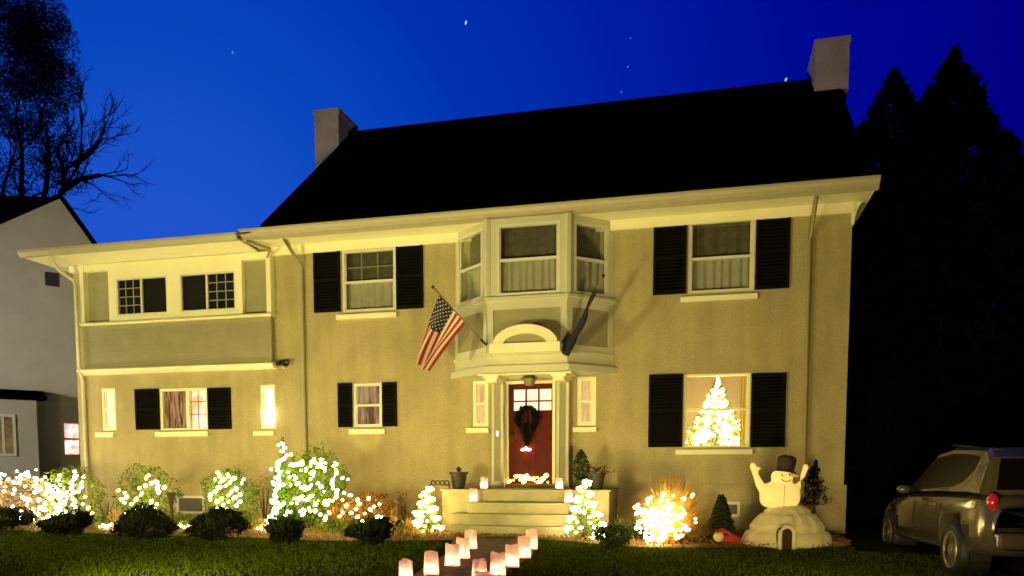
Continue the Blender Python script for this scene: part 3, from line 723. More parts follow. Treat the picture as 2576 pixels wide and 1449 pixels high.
# flags
def flagpole(base, tip, parent):
    MB().tube([base, tip], .014, 8).build('pole', mat('pole_wood', (.20, .15, .08), .5), parent, True)
    MB().ball(tip, .03).build('finial', BRONZE, parent, True)
    d = (Vector(tip) - Vector(base)).normalized()
    MB().tube([Vector(base) - d * .02, Vector(base) + d * .12], .024, 8).build('bracket', BRONZE, parent, True)
bx, bz = W(1221, 866, -PJ - .08); tx, tz = W(1089, 722, -PJ - .75)
fl_ = thing('american_flag', 'stars and stripes flag hanging from an angled pole left of the bay', 'flag', (0, 0, 0))
fb, ftp = Vector((bx, -PJ - .08, bz)), Vector((tx, -PJ - .75, tz)); flagpole(fb, ftp, fl_)
def onp(px): # point of pole at image x
    best = min((abs(project(fb.lerp(ftp, k / 200))[0] - px), k / 200) for k in range(201)); return fb.lerp(ftp, best[1])
def project(p):
    d = Vector(p) - EYE; z = d.dot(AX_F); return PPX + FPX * d.dot(AX_R) / z, PPY - FPX * d.dot(AX_U) / z
h0, h1 = onp(1106), onp(1172)           # hoist top, hoist bottom
e0x, e0z = W(1046, 906, -PJ - .62); e1x, e1z = W(1074, 936, -PJ - .45)
E0, E1 = Vector((e0x, -PJ - .62, e0z)), Vector((e1x, -PJ - .45, e1z))
NU, NV = 26, 26
def fpt(u, v):                           # u along fly, v along hoist (0 = top)
    a = h0.lerp(h1, v); c = E0.lerp(E1, v)
    p = a.lerp(c, u)
    p += Vector((0, 1, 0)) * (.085 * math.sin(v * 11 + u * 2.0 + .5) * min(1, u * 1.6)) + Vector((-1, 0, -.4)).normalized() * (.055 * math.sin(u * 3.1) * (1 - v))
    p += Vector((.75, 0, .65)) * (.035 * math.sin(v * 14 + 1) * u)
    return p
b = MB(); vs = [fpt(i / NU, j / NV) for j in range(NV + 1) for i in range(NU + 1)]
b.add(vs, [(j * (NU + 1) + i, j * (NU + 1) + i + 1, (j + 1) * (NU + 1) + i + 1, (j + 1) * (NU + 1) + i) for j in range(NV) for i in range(NU)])
b.m = []
for j in range(NV):
    for i in range(NU):
        st = j // 2; b.m.append(2 if (i < NU * .42 and st < 7) else (0 if st % 2 == 0 else 1))
b.cur = 1
for r_ in range(9):
    for c_ in range(6 if r_ % 2 == 0 else 5):
        u = (c_ + (.5 if r_ % 2 == 0 else 1)) / 6 * .42; v = (r_ + .5) / 9 * 7 / 13
        p = fpt(u, v); e1_ = (fpt(u + .01, v) - p).normalized(); e2_ = (fpt(u, v + .01) - p).normalized(); n_ = e1_.cross(e2_).normalized()
        if n_.y > 0: n_ = -n_
        pts = [p + n_ * .006 + (e1_ * math.cos(k * math.pi / 5) + e2_ * math.sin(k * math.pi / 5)) * (.017 if k % 2 == 0 else .008) for k in range(10)]
        b.add(pts, [tuple(range(10))])
flag = b.build('cloth', [mat('flag_red', (.34, .013, .010), .8), mat('flag_white', (.70, .63, .48), .8), mat('flag_blue', (.010, .016, .045), .8)], fl_, True)
bx, bz = W(1424, 884, -PJ - .08); tx, tz = W(1518, 694, -PJ - .55)
f2 = thing('furled_flag', 'dark navy flag hanging furled round its pole right of the bay', 'flag', (0, 0, 0))
fb, ftp = Vector((bx, -PJ - .08, bz)), Vector((tx, -PJ - .55, tz)); flagpole(fb, ftp, f2)
b = MB(); pts = []; rs = []
for k in range(22):
    t_ = k / 21; p = ftp.lerp(fb, .16 + .84 * t_) + Vector((-.02 * math.sin(t_ * 9), -.03, -.02 - .03 * t_)); pts.append(p); rs.append(.018 + .075 * t_ + .012 * math.sin(t_ * 17))
b.tube(pts, rs, 12)
for q in range(len(b.v)):
    v = Vector(b.v[q]); b.v[q] = v + Vector((1, 0, .3)) * .018 * mnoise.noise(v * 9)
b.build('cloth', mat('flag_navy', (.012, .012, .022), .85, .4, 12), f2, True)

# ================================================================== vegetation builders
def blob_pts(n, cx, cy, zc, rx, ry, rz, seed, shell=.55):
    out = []; off = Vector((seed * 3.7, seed * 1.9, seed)); tries = 0
    while len(out) < n and tries < n * 12:
        tries += 1
        d = Vector((random.gauss(0, 1), random.gauss(0, 1), random.gauss(0, 1))).normalized()
        rr = random.random() ** (1 / 3); rr = shell + (1 - shell) * rr if random.random() < .8 else rr
        k = 1 + .28 * mnoise.noise(d * 2.1 + off) + .12 * mnoise.noise(d * 5 + off)
        p = Vector((cx + d.x * rx * rr * k, cy + d.y * ry * rr * k, zc + d.z * rz * rr * k))
        if mnoise.noise(p * 5 + off) < -.22: continue
        out.append((p, d))
    return out
def shrub(name, label, cat, px0, px1, pytop, Y, lm, n=1800, leaf=.06, shape='round', group=None, asp=.5, zf=0.0, stem=True, seed=None, wisps=False):
    if wisps: pytop += random.uniform(-4, 12)
    X0, _ = W(px0, (pytop + 1300) / 2, Y); X1, _ = W(px1, (pytop + 1300) / 2, Y); zt = W((px0 + px1) / 2, pytop, Y)[1]
    cx = (X0 + X1) / 2; rx = (X1 - X0) / 2; g0 = hgt(cx, Y); H = zt - g0; sd = seed or random.random() * 50
    t = thing(name, label, cat, (cx, Y, g0), 0, group); b = MB()
    if shape == 'round':
        for p, d in blob_pts(n, 0, 0, H * .52, rx, min(rx, .6), H * .5, sd): b.card((p.x * (1 + (.22 * math.sin(p.z * 6 + sd) if wisps else 0)), p.y, p.z * (1 + (.25 * math.sin(p.x * 5 + sd) if wisps else 0))), leaf * random.uniform(.6, 1.3), asp)
    elif shape == 'cone':
        for i in range(n):
            z = random.random() ** .8; a = random.uniform(0, 6.283); rr = rx * (1 - z * .86) * math.sqrt(random.uniform(.25, 1)) * (1 + .25 * mnoise.noise(Vector((math.cos(a) * 2, math.sin(a) * 2, z * 5 + sd))))
            b.card((rr * math.cos(a), rr * math.sin(a), .05 + z * (H - .05)), leaf * random.uniform(.6, 1.3), asp)
    b.build('foliage', lm, t)
    if wisps:
        b = MB()
        for i in range(420):
            a = random.uniform(0, 6.283); e = random.uniform(.1, 1.35); d = Vector((math.cos(a) * math.cos(e), .8 * math.sin(a) * math.cos(e), math.sin(e)))
            p = Vector((d.x * rx * .85, d.y * .5, H * .42 + d.z * H * .42)); q = p + (d + Vector((random.gauss(0, .3), random.gauss(0, .3), .4))).normalized() * random.uniform(.10, .26)
            w_ = Vector((-d.y, d.x, 0)) * .012; b.add([p - w_, p + w_, q], [(0, 1, 2)])
        b.build('shoots', LF_MID, t)
    s_ = MB()
    for k in range(5):
        a = k * 1.3 + sd; s_.tube([(0, 0, -.05), (rx * .25 * math.cos(a), .2 * rx * math.sin(a), H * .35), (rx * .5 * math.cos(a), .4 * rx * math.sin(a), H * .7)], [.018, .012, .005], 5)
    s_.build('stem', BARK, t)
    return cx, Y, g0, rx, H, t

bulb_me = None
def make_bulb(m):
    b = bmesh.new(); bmesh.ops.create_icosphere(b, subdivisions=1, radius=1.0); me = bpy.data.meshes.new('bulb'); b.to_mesh(me); b.free(); me.materials.append(m); return me
BM_W, BM_C = make_bulb(BULB), make_bulb(BULB_C)
def string_lights(label, pts, me=None, r=(.020, .034), group='light strings wound over the plants'):
    c = sum((Vector(p) for p in pts), Vector()) / len(pts)
    w_ = MB(); P_ = [Vector(p) - c for p in pts]
    for a, b_ in zip(P_, P_[1:]):
        if (a - b_).length < .9: w_.tube([a, (a + b_) / 2 + Vector((0, 0, -.015)), b_], .004, 3, False)
    t = w_.build('string_lights', WIRE, None, loc=c); tag(t, label, 'string lights', group)
    for p in P_:
        o = bpy.data.objects.new('bulb', me or BM_W); sc.collection.objects.link(o); o.parent = t; o.location = p
        q = random.uniform(*r) * .72; o.scale = (q, q, q * random.uniform(1.1, 1.9)); o.rotation_euler = (random.gauss(0, .4), R(50) + random.gauss(0, .5), 0)
    return t
def more_bulbs(t, pts, me_mat, r=(.02, .034)):
    b = MB()
    for p in pts:
        q = random.uniform(*r) * .72; b.ball(Vector(p) - t.location, (q, q, q), 6, 4)
    o = b.build('bulbs', me_mat, t, True); o['kind'] = 'stuff'; return o
def round_string(n, cx, Y, g0, rx, H, zlo=.15, zhi=.98, front=.75, turns=6, ry=None, jit=.04):
    out = []; ry = ry or min(rx, .6)
    for i in range(n):
        f = (i + random.random()) / n; zz = zlo + (zhi - zlo) * f
        s = math.sqrt(max(0.02, 1 - (2 * zz - 1) ** 2)) * .98 + .05
        a = -math.pi / 2 + math.sin(f * turns * math.pi) * math.pi * .62 * front / .75
        out.append((cx + s * rx * math.cos(a) + random.gauss(0, jit), Y + s * ry * math.sin(a) * 1.02 + random.gauss(0, jit), g0 + H * zz + random.gauss(0, jit)))
    return out
def cone_string(n, cx, Y, g0, rx, H, turns=7, jit=.02):
    out = []
    for i in range(n):
        f = (i + random.random()) / n; a = -math.pi / 2 + math.sin(f * turns * math.pi) * 1.9; rr = rx * (1 - f * .9) * 1.03
        out.append((cx + rr * math.cos(a) + random.gauss(0, jit), Y + rr * math.sin(a) + random.gauss(0, jit), g0 + .06 + f * (H - .05)))
    return out
LG = 'lit shrubs in front of the house'
# far left pale brown shrub, dense lights
s = shrub('shrub', 'brown shrub smothered in white lights at the left edge of the bed', 'shrub', -60, 128, 1196, -1.9, LF_BROWN, 2200, .06, group=LG)
ts = string_lights('thick mass of white string lights over the leftmost brown shrub', round_string(98, *s[:5], turns=13, jit=.06), BM_C, (.03, .05))
more_bulbs(ts, round_string(110, *s[:5], turns=9, jit=.08), MAT['string_bulb_cool'], (.022, .045))
s = shrub('shrub', 'upright green shrub in front of the left downpipe with two columns of lights', 'shrub', 112, 246, 1176, -1.2, LF_LIME, 2000, .06, group=LG)
cx, Y, g0, rx, H, t = s
pts = [W(*p, Y - .42) + (Y - .42,) for p in [(188, 1187), (190, 1198), (186, 1206), (178, 1214), (184, 1221), (180, 1230), (187, 1238), (178, 1246), (182, 1255), (188, 1262), (182, 1270), (190, 1276), (186, 1290), (150, 1196), (146, 1208), (152, 1220), (146, 1232), (154, 1243), (160, 1228), (168, 1238), (150, 1256), (148, 1270), (152, 1284), (163, 1266), (210, 1200), (206, 1214), (204, 1226), (198, 1236), (214, 1250), (208, 1268), (222, 1278), (232, 1292)]]
string_lights('warm white string lights zigzagging up the upright green shrub by the left downpipe', [(x, y, z) for x, z, y in pts], BM_W, (.03, .05))
s = shrub('round_topiary', 'rounded green topiary shrub below the left wing window', 'shrub', 312, 440, 1172, -1.3, LF_GREEN, 2200, .055, group=LG)
def px_string(label, px, Y, me=BM_W, r=(.028, .045), group='light strings wound over the plants'):
    return string_lights(label, [(W(a, b_, Y)[0], Y + random.gauss(0, .03), W(a, b_, Y)[1]) for a, b_ in px], me, r, group)
px_string('string lights on the left flank of the rounded topiary', [(300, 1234), (312, 1240), (322, 1250), (304, 1256), (318, 1264), (334, 1268), (346, 1256), (354, 1246), (364, 1240), (356, 1228), (366, 1222), (378, 1216), (390, 1212), (400, 1222), (392, 1230), (402, 1238), (410, 1226), (368, 1202), (374, 1196), (378, 1262), (362, 1272), (340, 1280), (314, 1288), (388, 1280), (400, 1268)], -1.75, BM_W, (.032, .052))
px_string('row of lights lying on the mulch left of the rounded topiary', [(246, 1326), (256, 1322), (266, 1325), (276, 1320), (288, 1324), (298, 1317), (306, 1310), (312, 1300), (318, 1292)], -2.2, BM_W, (.028, .044))
px_string('short cluster of lights lying on the mulch below the wing window', [(455, 1322), (463, 1326), (472, 1321), (484, 1325), (494, 1328), (480, 1330)], -2.2, BM_C, (.028, .04))
s = shrub('shrub', 'small green shrub below the bright narrow window', 'shrub', 522, 642, 1180, -1.3, LF_GREEN, 2000, .055, group=LG)
px_string('string lights over the small green shrub below the bright narrow window', [(544, 1190), (550, 1198), (542, 1206), (556, 1212), (566, 1206), (576, 1196), (588, 1204), (580, 1214), (566, 1222), (552, 1226), (540, 1236), (532, 1246), (530, 1258), (542, 1262), (556, 1254), (570, 1246), (582, 1238), (594, 1230), (604, 1216), (612, 1206), (600, 1244), (588, 1252), (576, 1262), (560, 1270), (548, 1278), (572, 1280), (590, 1272), (602, 1262)], -1.75, BM_W, (.03, .05))
s = shrub('large_shrub', 'large bushy green shrub in front of the left brown downpipe', 'shrub', 690, 868, 1138, -1.4, LF_GREEN, 4200, .06, group=LG)
ctl = [(712, 1116), (717, 1140), (701, 1170), (691, 1200), (702, 1226), (683, 1250), (693, 1276), (683, 1300), (672, 1322), (648, 1334)]; pts = []
for k in range(56):
    f = k / 55 * 9; q = min(int(f), 8); f -= q; pts.append((ctl[q][0] + (ctl[q + 1][0] - ctl[q][0]) * f + random.gauss(0, 6), ctl[q][1] + (ctl[q + 1][1] - ctl[q][1]) * f + random.gauss(0, 3)))
px_string('tall column of lights up the left side of the large green shrub', pts, -2.0, BM_C, (.026, .046))
pts = [(random.gauss(772, 42), random.uniform(1160, 1300)) for k in range(80)] + [(842 + 5 * math.sin(k), 1172 + k * 9) for k in range(9)] + [(790 + k * 4, 1156 + (k % 3) * 9) for k in range(8)]
px_string('scattered warm lights over the front of the large green shrub', sorted(pts, key=lambda p: (int(p[1] / 18), p[0])), -2.02, BM_W, (.022, .046))
s = shrub('tall_cane_plant', 'thin upright plant rising behind the large green shrub', 'shrub', 690, 735, 1100, -1.0, LF_MID, 260, .05, 'cone', group=LG)
s = shrub('brown_shrub', 'brown dried hydrangea shrub right of the large green shrub', 'shrub', 836, 1002, 1238, -1.5, LF_BROWN, 3000, .06, group=LG)
px_string('string lights low on the brown dried shrub', [(836, 1260), (846, 1250), (862, 1240), (880, 1246), (896, 1258), (906, 1268), (898, 1280), (886, 1290), (902, 1300), (918, 1292), (930, 1282), (944, 1274), (956, 1268), (926, 1254), (870, 1272), (862, 1288), (850, 1300), (820, 1306), (912, 1312), (930, 1318), (964, 1300), (974, 1314), (980, 1326), (1022, 1350), (948, 1300)], -2.1, BM_W, (.028, .046))
s = shrub('cone_shrub', 'small cone shrub wrapped in lights left of the steps', 'shrub', 1038, 1112, 1228, -1.75, LF_LIME, 1300, .05, 'cone', group=LG)
string_lights('dense spiral of lights round the small cone shrub left of the steps', cone_string(98, *s[:5], turns=9), BM_W, (.026, .042))
s = shrub('cone_shrub', 'taller cone shrub wrapped in lights right of the steps', 'shrub', 1420, 1524, 1212, -2.3, LF_LIME, 1800, .05, 'cone', group=LG)
string_lights('dense spiral of lights round the taller cone shrub right of the steps', cone_string(99, *s[:5], turns=11), BM_C, (.026, .043))
s = shrub('low_shrub', 'low unlit green shrub right of the lit cone shrub', 'shrub', 1496, 1592, 1322, -2.9, LF_MID, 1700, .05, group=LG)
s = shrub('evergreen_shrub', 'dark green pointed shrub between the golden grass and the igloo', 'shrub', 1772, 1858, 1246, -1.3, LF_MID, 1700, .06, 'cone', group=LG)
# golden ornamental grass
cx, _ = W(1678, 1300, -2.3); Y = -2.35; g0 = hgt(cx, Y)
t = thing('ornamental_grass', 'golden ornamental grass clump wrapped in bright lights right of the steps', 'ornamental grass', (cx, Y, g0))
b = MB()
for i in range(2600):
    a = random.uniform(0, 6.283); lean = random.random() ** .8 * 1.3; L = random.uniform(.5, 1.15); d = Vector((math.cos(a), math.sin(a) * .8, 0))
    if random.random() < .5: d = Vector((abs(d.x) + .2, d.y * .8 - .15, 0)); lean = min(1.5, lean * 1.3)
    p0 = Vector((random.gauss(0, .06), random.gauss(0, .06), 0)); pts = []
    for k in range(5):
        f = k / 4; pts.append(p0 + d * (L * .78 * math.sin(lean) * f ** 1.25) + Vector((0, 0, max(.02 * f, L * (math.cos(lean * .75) * f - .16 * lean * f * f)))))
    wd = Vector((-d.y, d.x, 0)) * .010
    vs = []
    for k, p in enumerate(pts): vs += [p - wd * (1 - k / 5), p + wd * (1 - k / 5)]
    b.add(vs, [(2 * k, 2 * k + 1, 2 * k + 3, 2 * k + 2) for k in range(4)])
b.build('blades', LF_GOLD, t)
b = MB()
for i in range(14):
    x0_ = random.gauss(.05, .12); h_ = random.uniform(.75, 1.0); b.tube([(x0_ * .3, 0, 0), (x0_, random.gauss(0, .05), h_)], [.004, .002], 3)
    for q in range(14): b.card((x0_ + random.gauss(0, .012), random.gauss(0, .02), h_ - .12 * random.random()), .04, .3)
b.build('seed_head', LF_BROWN, t)
pts = [(random.gauss(1662, 40), random.gauss(1304, 32)) for _ in range(150)]
pts = [p for p in pts if 1596 < p[0] < 1742 and 1244 < p[1] < 1362][:92]
px_string('bright tangle of lights in the golden ornamental grass', sorted(pts, key=lambda p: (int(p[1] / 16), p[0])), -2.66, BM_W, (.022, .05))
tg = [o for o in bpy.data.objects if o.get('label', '').startswith('bright tangle')][0]
more_bulbs(tg, [(W(a, c_, -2.5)[0], -2.5 + random.gauss(0, .1), W(a, c_, -2.5)[1]) for a, c_ in [(random.gauss(1672, 30), random.gauss(1308, 24)) for _ in range(70)]], MAT['string_bulb_cool'], (.022, .04))
# dark mounds along the lawn edge
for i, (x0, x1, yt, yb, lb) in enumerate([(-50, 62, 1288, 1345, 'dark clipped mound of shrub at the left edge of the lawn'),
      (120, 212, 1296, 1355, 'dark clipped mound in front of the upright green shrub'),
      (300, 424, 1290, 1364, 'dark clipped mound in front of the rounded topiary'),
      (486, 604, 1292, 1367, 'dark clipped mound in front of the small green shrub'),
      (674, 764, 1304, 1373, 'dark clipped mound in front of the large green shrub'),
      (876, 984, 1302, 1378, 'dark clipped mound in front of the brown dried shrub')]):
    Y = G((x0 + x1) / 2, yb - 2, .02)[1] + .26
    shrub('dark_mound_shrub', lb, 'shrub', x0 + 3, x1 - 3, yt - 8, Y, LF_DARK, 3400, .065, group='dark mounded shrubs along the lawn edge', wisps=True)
# extra low perennials in the bed
for i, (x0, x1, yt, Y, m_, lb) in enumerate([(232, 300, 1240, -.7, LF_MID, 'sparse leggy plant against the wall right of the left downpipe'),
       (1000, 1030, 1232, -.6, LF_BROWN, 'single dried flower head against the base wall'),
       (985, 1040, 1310, -2.0, LF_MID, 'low green tuft left of the lit cone shrub'),
       (640, 690, 1190, -.6, LF_BROWN, 'wispy dry plant against the wall left of the large green shrub'),
       (2025, 2060, 1236, -1.0, LF_BROWN, 'dried reddish plant beside the snowman igloo')]):
    shrub('perennial', lb, 'plant', x0, x1, yt, Y, m_, 170, .05, group='low perennials in the bed')
for i in range(26):
    px = [20, 96, 232, 262, 292, 452, 478, 632, 652, 812, 842, 996, 1012, 1032, 1560, 1604, 1748, 1776, 1800, 70, 140, 280, 470, 640, 860, 1500][i]
    Y = random.uniform(-2.4, -1.2); X_, _ = W(px, 1320, Y); t = thing('garden_tuft', 'low yellowish tuft of leaves in the mulch bed', 'plant', (X_, Y, hgt(X_, Y)), 0, 'leafy tufts in the mulch bed')
    b = MB(); hh = random.uniform(.18, .42)
    for k in range(190):
        a = random.uniform(0, 6.28); rr = abs(random.gauss(0, .17)); b.card((rr * math.cos(a), rr * math.sin(a), hh * random.random() * max(.1, 1 - rr * 1.5)), .07, .3, (0, 0, 1))
    for k in range(7):
        a = random.uniform(0, 6.28); b.tube([(0, 0, 0), (.06 * math.cos(a), .06 * math.sin(a), hh * .6), (.14 * math.cos(a), .14 * math.sin(a), hh * 1.3)], [.004, .003, .001], 3)
    b.build('leaves', random.choice([LF_LIME, LF_LIME, LF_GOLD, LF_MID]), t)
# ground litter in the bed
b = MB()
for i in range(9000):
    e = random.random() * (len(edge) - 1.001); k = int(e); x = edge[k][0] + (edge[k + 1][0] - edge[k][0]) * (e - k); y0 = edge[k][1] + (edge[k + 1][1] - edge[k][1]) * (e - k)
    y = y0 + (-.1 - y0) * random.random() ** 1.6
    if 0 > x > 9: continue
    if SX0 - .1 < x < SX1 + .1 and y > -2.2: continue
    b.card((x, y, hgt(x, y) + .02 + random.random() * .05), .05, .5)
tag(b.build('leaf_litter', LF_BROWN), 'fallen brown leaves and low growth covering the planting bed', 'leaf litter', kind='stuff')

# dark vase-like stem right of topiary
x_, z_ = W(430, 1245, -1.9)
t = thing('garden_stake', 'dark rusted vase shaped stake standing right of the rounded topiary', 'garden ornament', (x_, -1.9, hgt(x_, -1.9)))
H = z_ - .05
MB().tube([(0, 0, 0), (.02, 0, H * .4), (0, 0, H * .7)], [.015, .02, .03]).build('stake', mat('rust_dark', (.05, .025, .01), .8), t)
MB().lathe([(.025, H * .6), (.05, H * .8), (.085, H), (.07, H), (.04, H * .8)], n=12).build('bowl', MAT['rust_dark'], t)

# ---- pots on the landing
def pot(label, px, pyt, pyb, r0, r1, Y, m, group='planters on the landing'):
    x_, zt = W(px, pyt, Y); H = zt - ZLAND - .03
    t = thing('planter', label, 'planter', (x_, Y, ZLAND + .03), 0, group)
    MB().lathe([(r0, 0), (r1 * .93, H * .86), (r1 * 1.06, H * .87), (r1 * 1.08, H), (r1 * .95, H), (r1 * .9, H * .9), (.01, H * .9)], n=20).build('pot', m, t, False)
    return t, H
POT = mat('dark_pot', (.030, .028, .014), .6, .2, 6)
t, H = pot('tapered dark planter with a lid of snow-cut stems on the left of the landing', 1154, 1187, 1228, .105, .16, -.9, POT)
b = MB(); b.lathe([(.03, H), (.05, H + .05), (.02, H + .09)], n=10); b.build('plant_stub', BARK, t)
t['label'] = 'tapered dark planter with a cut plant stub left of the door'
t, H = pot('tapered dark planter with a thin trailing plant right of the door', 1501, 1189, 1240, .10, .155, -.9, POT)
b = MB()
for i in range(160): b.card((random.gauss(.02, .13), random.gauss(0, .08), H + abs(random.gauss(0, .06))), .05, .3)
for i in range(12): a = random.uniform(0, 6.28); b.tube([(0, 0, H), (.08 * math.cos(a), .08 * math.sin(a), H + .1), (.18 * math.cos(a), .18 * math.sin(a), H + .08)], .004, 3)
b.build('trailing_plant', LF_MID, t)
x_, zt = W(1462, 1132, -.75)
t = thing('potted_evergreen', 'slim upright potted evergreen right of the door', 'potted plant', (x_, -.75, ZLAND + .03)); H = zt - ZLAND - .03
MB().lathe([(.08, 0), (.11, .16), (.12, .17), (.10, .17)], n=14).build('pot', POT, t)
b = MB()
for i in range(900):
    z = random.random(); rr = (.15 * math.sin(math.pi * min(1, .15 + z * .85)) + .02) * math.sqrt(random.random()); a = random.uniform(0, 6.28)
    b.card((rr * math.cos(a), rr * math.sin(a), .15 + z * (H - .15)), .06, .3, (0, 0, .8))
b.build('foliage', LF_MID, t)
# scrolled iron boot rack
x0_, z_ = W(1084, 1209, -1.1); x1_, _ = W(1130, 1209, -1.1)
t = thing('iron_scroll_rail', 'low black scrolled iron rail left of the dark planter', 'railing', ((x0_ + x1_) / 2, -1.1, ZLAND + .03)); hw = (x1_ - x0_) / 2; H = z_ - ZLAND - .03
for k in range(4):
    xx = -hw + hw * 2 * (k + .5) / 4; rr = hw / 4 * .95; MB().tube([(xx + rr * math.cos(q * .52), 0, H - rr + rr * math.sin(q * .52)) for q in range(13)], .012, 6).build('scroll', IRON, t, True)
MB().tube([(-hw, 0, .0), (-hw, 0, H - .02)], .012, 6).build('post', IRON, t); MB().tube([(hw, 0, .0), (hw, 0, H - .02)], .012, 6).build('post', IRON, t)
# glowing bulbs standing in for string light reflections on the door
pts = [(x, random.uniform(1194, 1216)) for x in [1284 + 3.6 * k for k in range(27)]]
px_string('yellow glowing bulbs imitating string light reflections at the foot of the red door', pts, .035, make_bulb(emat('yellow_reflection', (1, .66, .12), 12)), (.022, .062), 'imitated reflections on the door')
px_string('small glowing bulbs imitating reflections on the middle of the red door', [(1316, 1131), (1323, 1129), (1331, 1131)], .03, None, (.024, .038), 'imitated reflections on the door')  # reflected light spots, modelled as emissive bulbs

# ---- paper bag luminaries
PAPER = bpy.data.materials.new('bag_paper'); PAPER.use_nodes = True
n_, l_ = PAPER.node_tree.nodes, PAPER.node_tree.links; n_.clear()
o_ = n_.new('ShaderNodeOutputMaterial'); tr = n_.new('ShaderNodeBsdfTranslucent'); df = n_.new('ShaderNodeBsdfDiffuse'); mx = n_.new('ShaderNodeMixShader')
tr.inputs[0].default_value = (.94, .60, .50, 1); df.inputs[0].default_value = (.84, .52, .46, 1); mx.inputs[0].default_value = .6
l_.new(df.outputs[0], mx.inputs[1]); l_.new(tr.outputs[0], mx.inputs[2]); l_.new(mx.outputs[0], o_.inputs[0])
FLAME = emat('candle_flame', (1, .6, .25), 12)
def luminary(px, pyt, pyb, z0, label, group, Y=None, pw=1.0):
    if Y is None: x_, y_ = G(px, pyb, z0)
    else: x_, _ = W(px, pyb, Y); y_ = Y
    d = (Vector((x_, y_, z0)) - EYE).dot(AX_F); H = (pyb - pyt) / FPX * d
    t = thing('paper_luminary', label, 'luminary', (x_, y_, z0), random.uniform(-.5, .5), group)
    b = MB(); w0, d0, w1, d1 = H * .33, H * .22, H * .29, H * .19; N = 28; rows = 7
    for j in range(rows + 1):
        f = j / rows; ww, dd = w0 + (w1 - w0) * f, d0 + (d1 - d0) * f
        for i in range(N):
            a = 2 * math.pi * i / N; c_, s_ = math.cos(a), math.sin(a)
            k = 1 / max(abs(c_), abs(s_)) ** .75
            q = 1 + .03 * math.sin(i * 2.3 + j * 1.1); zz = H * f + (.012 * math.sin(a * 2 + px) if j == rows else 0)
            b.v.append((ww * c_ * k * q, dd * s_ * k * q, zz))
    for j in range(rows):
        for i in range(N): b.f.append((j * N + i, j * N + (i + 1) % N, (j + 1) * N + (i + 1) % N, (j + 1) * N + i)); b.m.append(0)
    b.f.append(tuple(range(N))); b.m.append(0)
    b.build('paper_bag', PAPER, t, True)
    b = MB(); b.lathe([(.018, .005), (.018, .03), (.004, .032)], n=10); b.build('candle', WHITE, t)
    b = MB(); b.ball((0, 0, .055), (.008, .008, .02), 8, 6); b.build('flame', FLAME, t, True)
    add_light('candle_light', 'POINT', (0, 0, .06), pw * 2.5, (1, .70, .46), t, shadow_soft_size=.02)
GL = 'paper luminaries lining the path'
names_l = ['nearest', 'second nearest', 'middle', 'fourth nearest', 'farthest']
for k, (px, a, b_) in enumerate([(1021, 1408, 1462), (1085, 1388, 1446), (1138, 1368, 1423), (1164, 1353, 1404), (1184, 1333, 1381)]):
    luminary(px, a, b_, 0.03, names_l[k] + ' glowing paper luminary in the row left of the path', GL)
names_r = ['second nearest', 'third nearest', 'third farthest', 'second farthest', 'farthest']
for k, (px, a, b_) in enumerate([(1206, 1408, 1466), (1252, 1390, 1448), (1288, 1371, 1426), (1318, 1350, 1403), (1337, 1333, 1382)]):
    luminary(px, a, b_, 0.03, names_r[k] + ' glowing paper luminary in the row right of the path', GL)
luminary(1214, 1436, 1500, 0.0, 'nearest right-hand paper luminary, mostly cut off by the bottom edge of the picture', GL)
GS = 'paper luminaries on the steps'
luminary(1218, 1202, 1231, ZLAND + .03, 'paper luminary on the landing left of the door', GS, Y=-.95)
luminary(1407, 1203, 1232, ZLAND + .03, 'paper luminary on the landing right of the door', GS, Y=-.95)
luminary(1191, 1228, 1261, ZLAND - .185, 'paper luminary on the upper step at the left', GS, Y=-1.53)
luminary(1431, 1230, 1262, ZLAND - .185, 'paper luminary on the upper step at the right, half behind the lit cone shrub', GS, Y=-1.56)

# ---- indoor christmas tree
x_, zt = W(1804, 952, 1.0); xl, _ = W(1722, 1110, 1.0); xr_, _ = W(1880, 1110, 1.0); zb_ = ZBASE + .03
t = thing('christmas_tree', 'lit christmas tree standing behind the lower right window', 'christmas tree', ((xl + xr_) / 2, 1.0, zb_)); H = zt - zb_; dx_ = x_ - (xl + xr_) / 2
MB().tube([(0, 0, 0), (dx_, 0, H)], [.04, .01]).build('trunk', BARK, t)
b = MB(); rb = (xr_ - xl) / 2 * 1.5
for i in range(3200):
    z = random.random() ** .7; a = random.uniform(0, 6.28); rr = rb * (1 - z) * math.sqrt(random.uniform(.2, 1)) * 1.1
    b.card((dx_ * z + rr * math.cos(a), rr * math.sin(a) * .7, .25 + z * (H - .25)), .08, .3)
b.build('foliage', LF_LIME, t)
pts = []
for i in range(98):
    f = 1 - math.sqrt(1 - (i + random.random()) / 98 * .985); a = -math.pi / 2 + math.sin(i * 1.7) * 1.5; zz = .45 + f * (H - .45); rr = rb * random.uniform(.3, 1) * (1 - (zz - .25) / (H - .25)) * 1.05
    pts.append(((xl + xr_) / 2 + dx_ * (zz / H) + rr * math.cos(a), 1.0 + rr * .7 * math.sin(a), zb_ + zz))
string_lights('warm lights covering the indoor christmas tree behind the window', pts, BM_W, (.03, .055), 'indoor tree lights')
tt = [o for o in bpy.data.objects if o.get('group') == 'indoor tree lights'][0]; pts = []
for i in range(190):
    f = 1 - math.sqrt(1 - random.random() * .985); a = random.uniform(-3.0, -.1); zz = .35 + f * (H - .35); rr = rb * (1 - (zz - .25) / (H - .25)) * random.uniform(.55, 1.05)
    pts.append(((xl + xr_) / 2 + dx_ * (zz / H) + rr * math.cos(a), 1.0 + rr * .7 * math.sin(a), zb_ + zz))
for i in range(26):
    zz = H * random.uniform(.72, .99); pts.append(((xl + xr_) / 2 + dx_ * (zz / H) + random.gauss(0, .02 + (H - zz) * .2), .95, zb_ + zz))
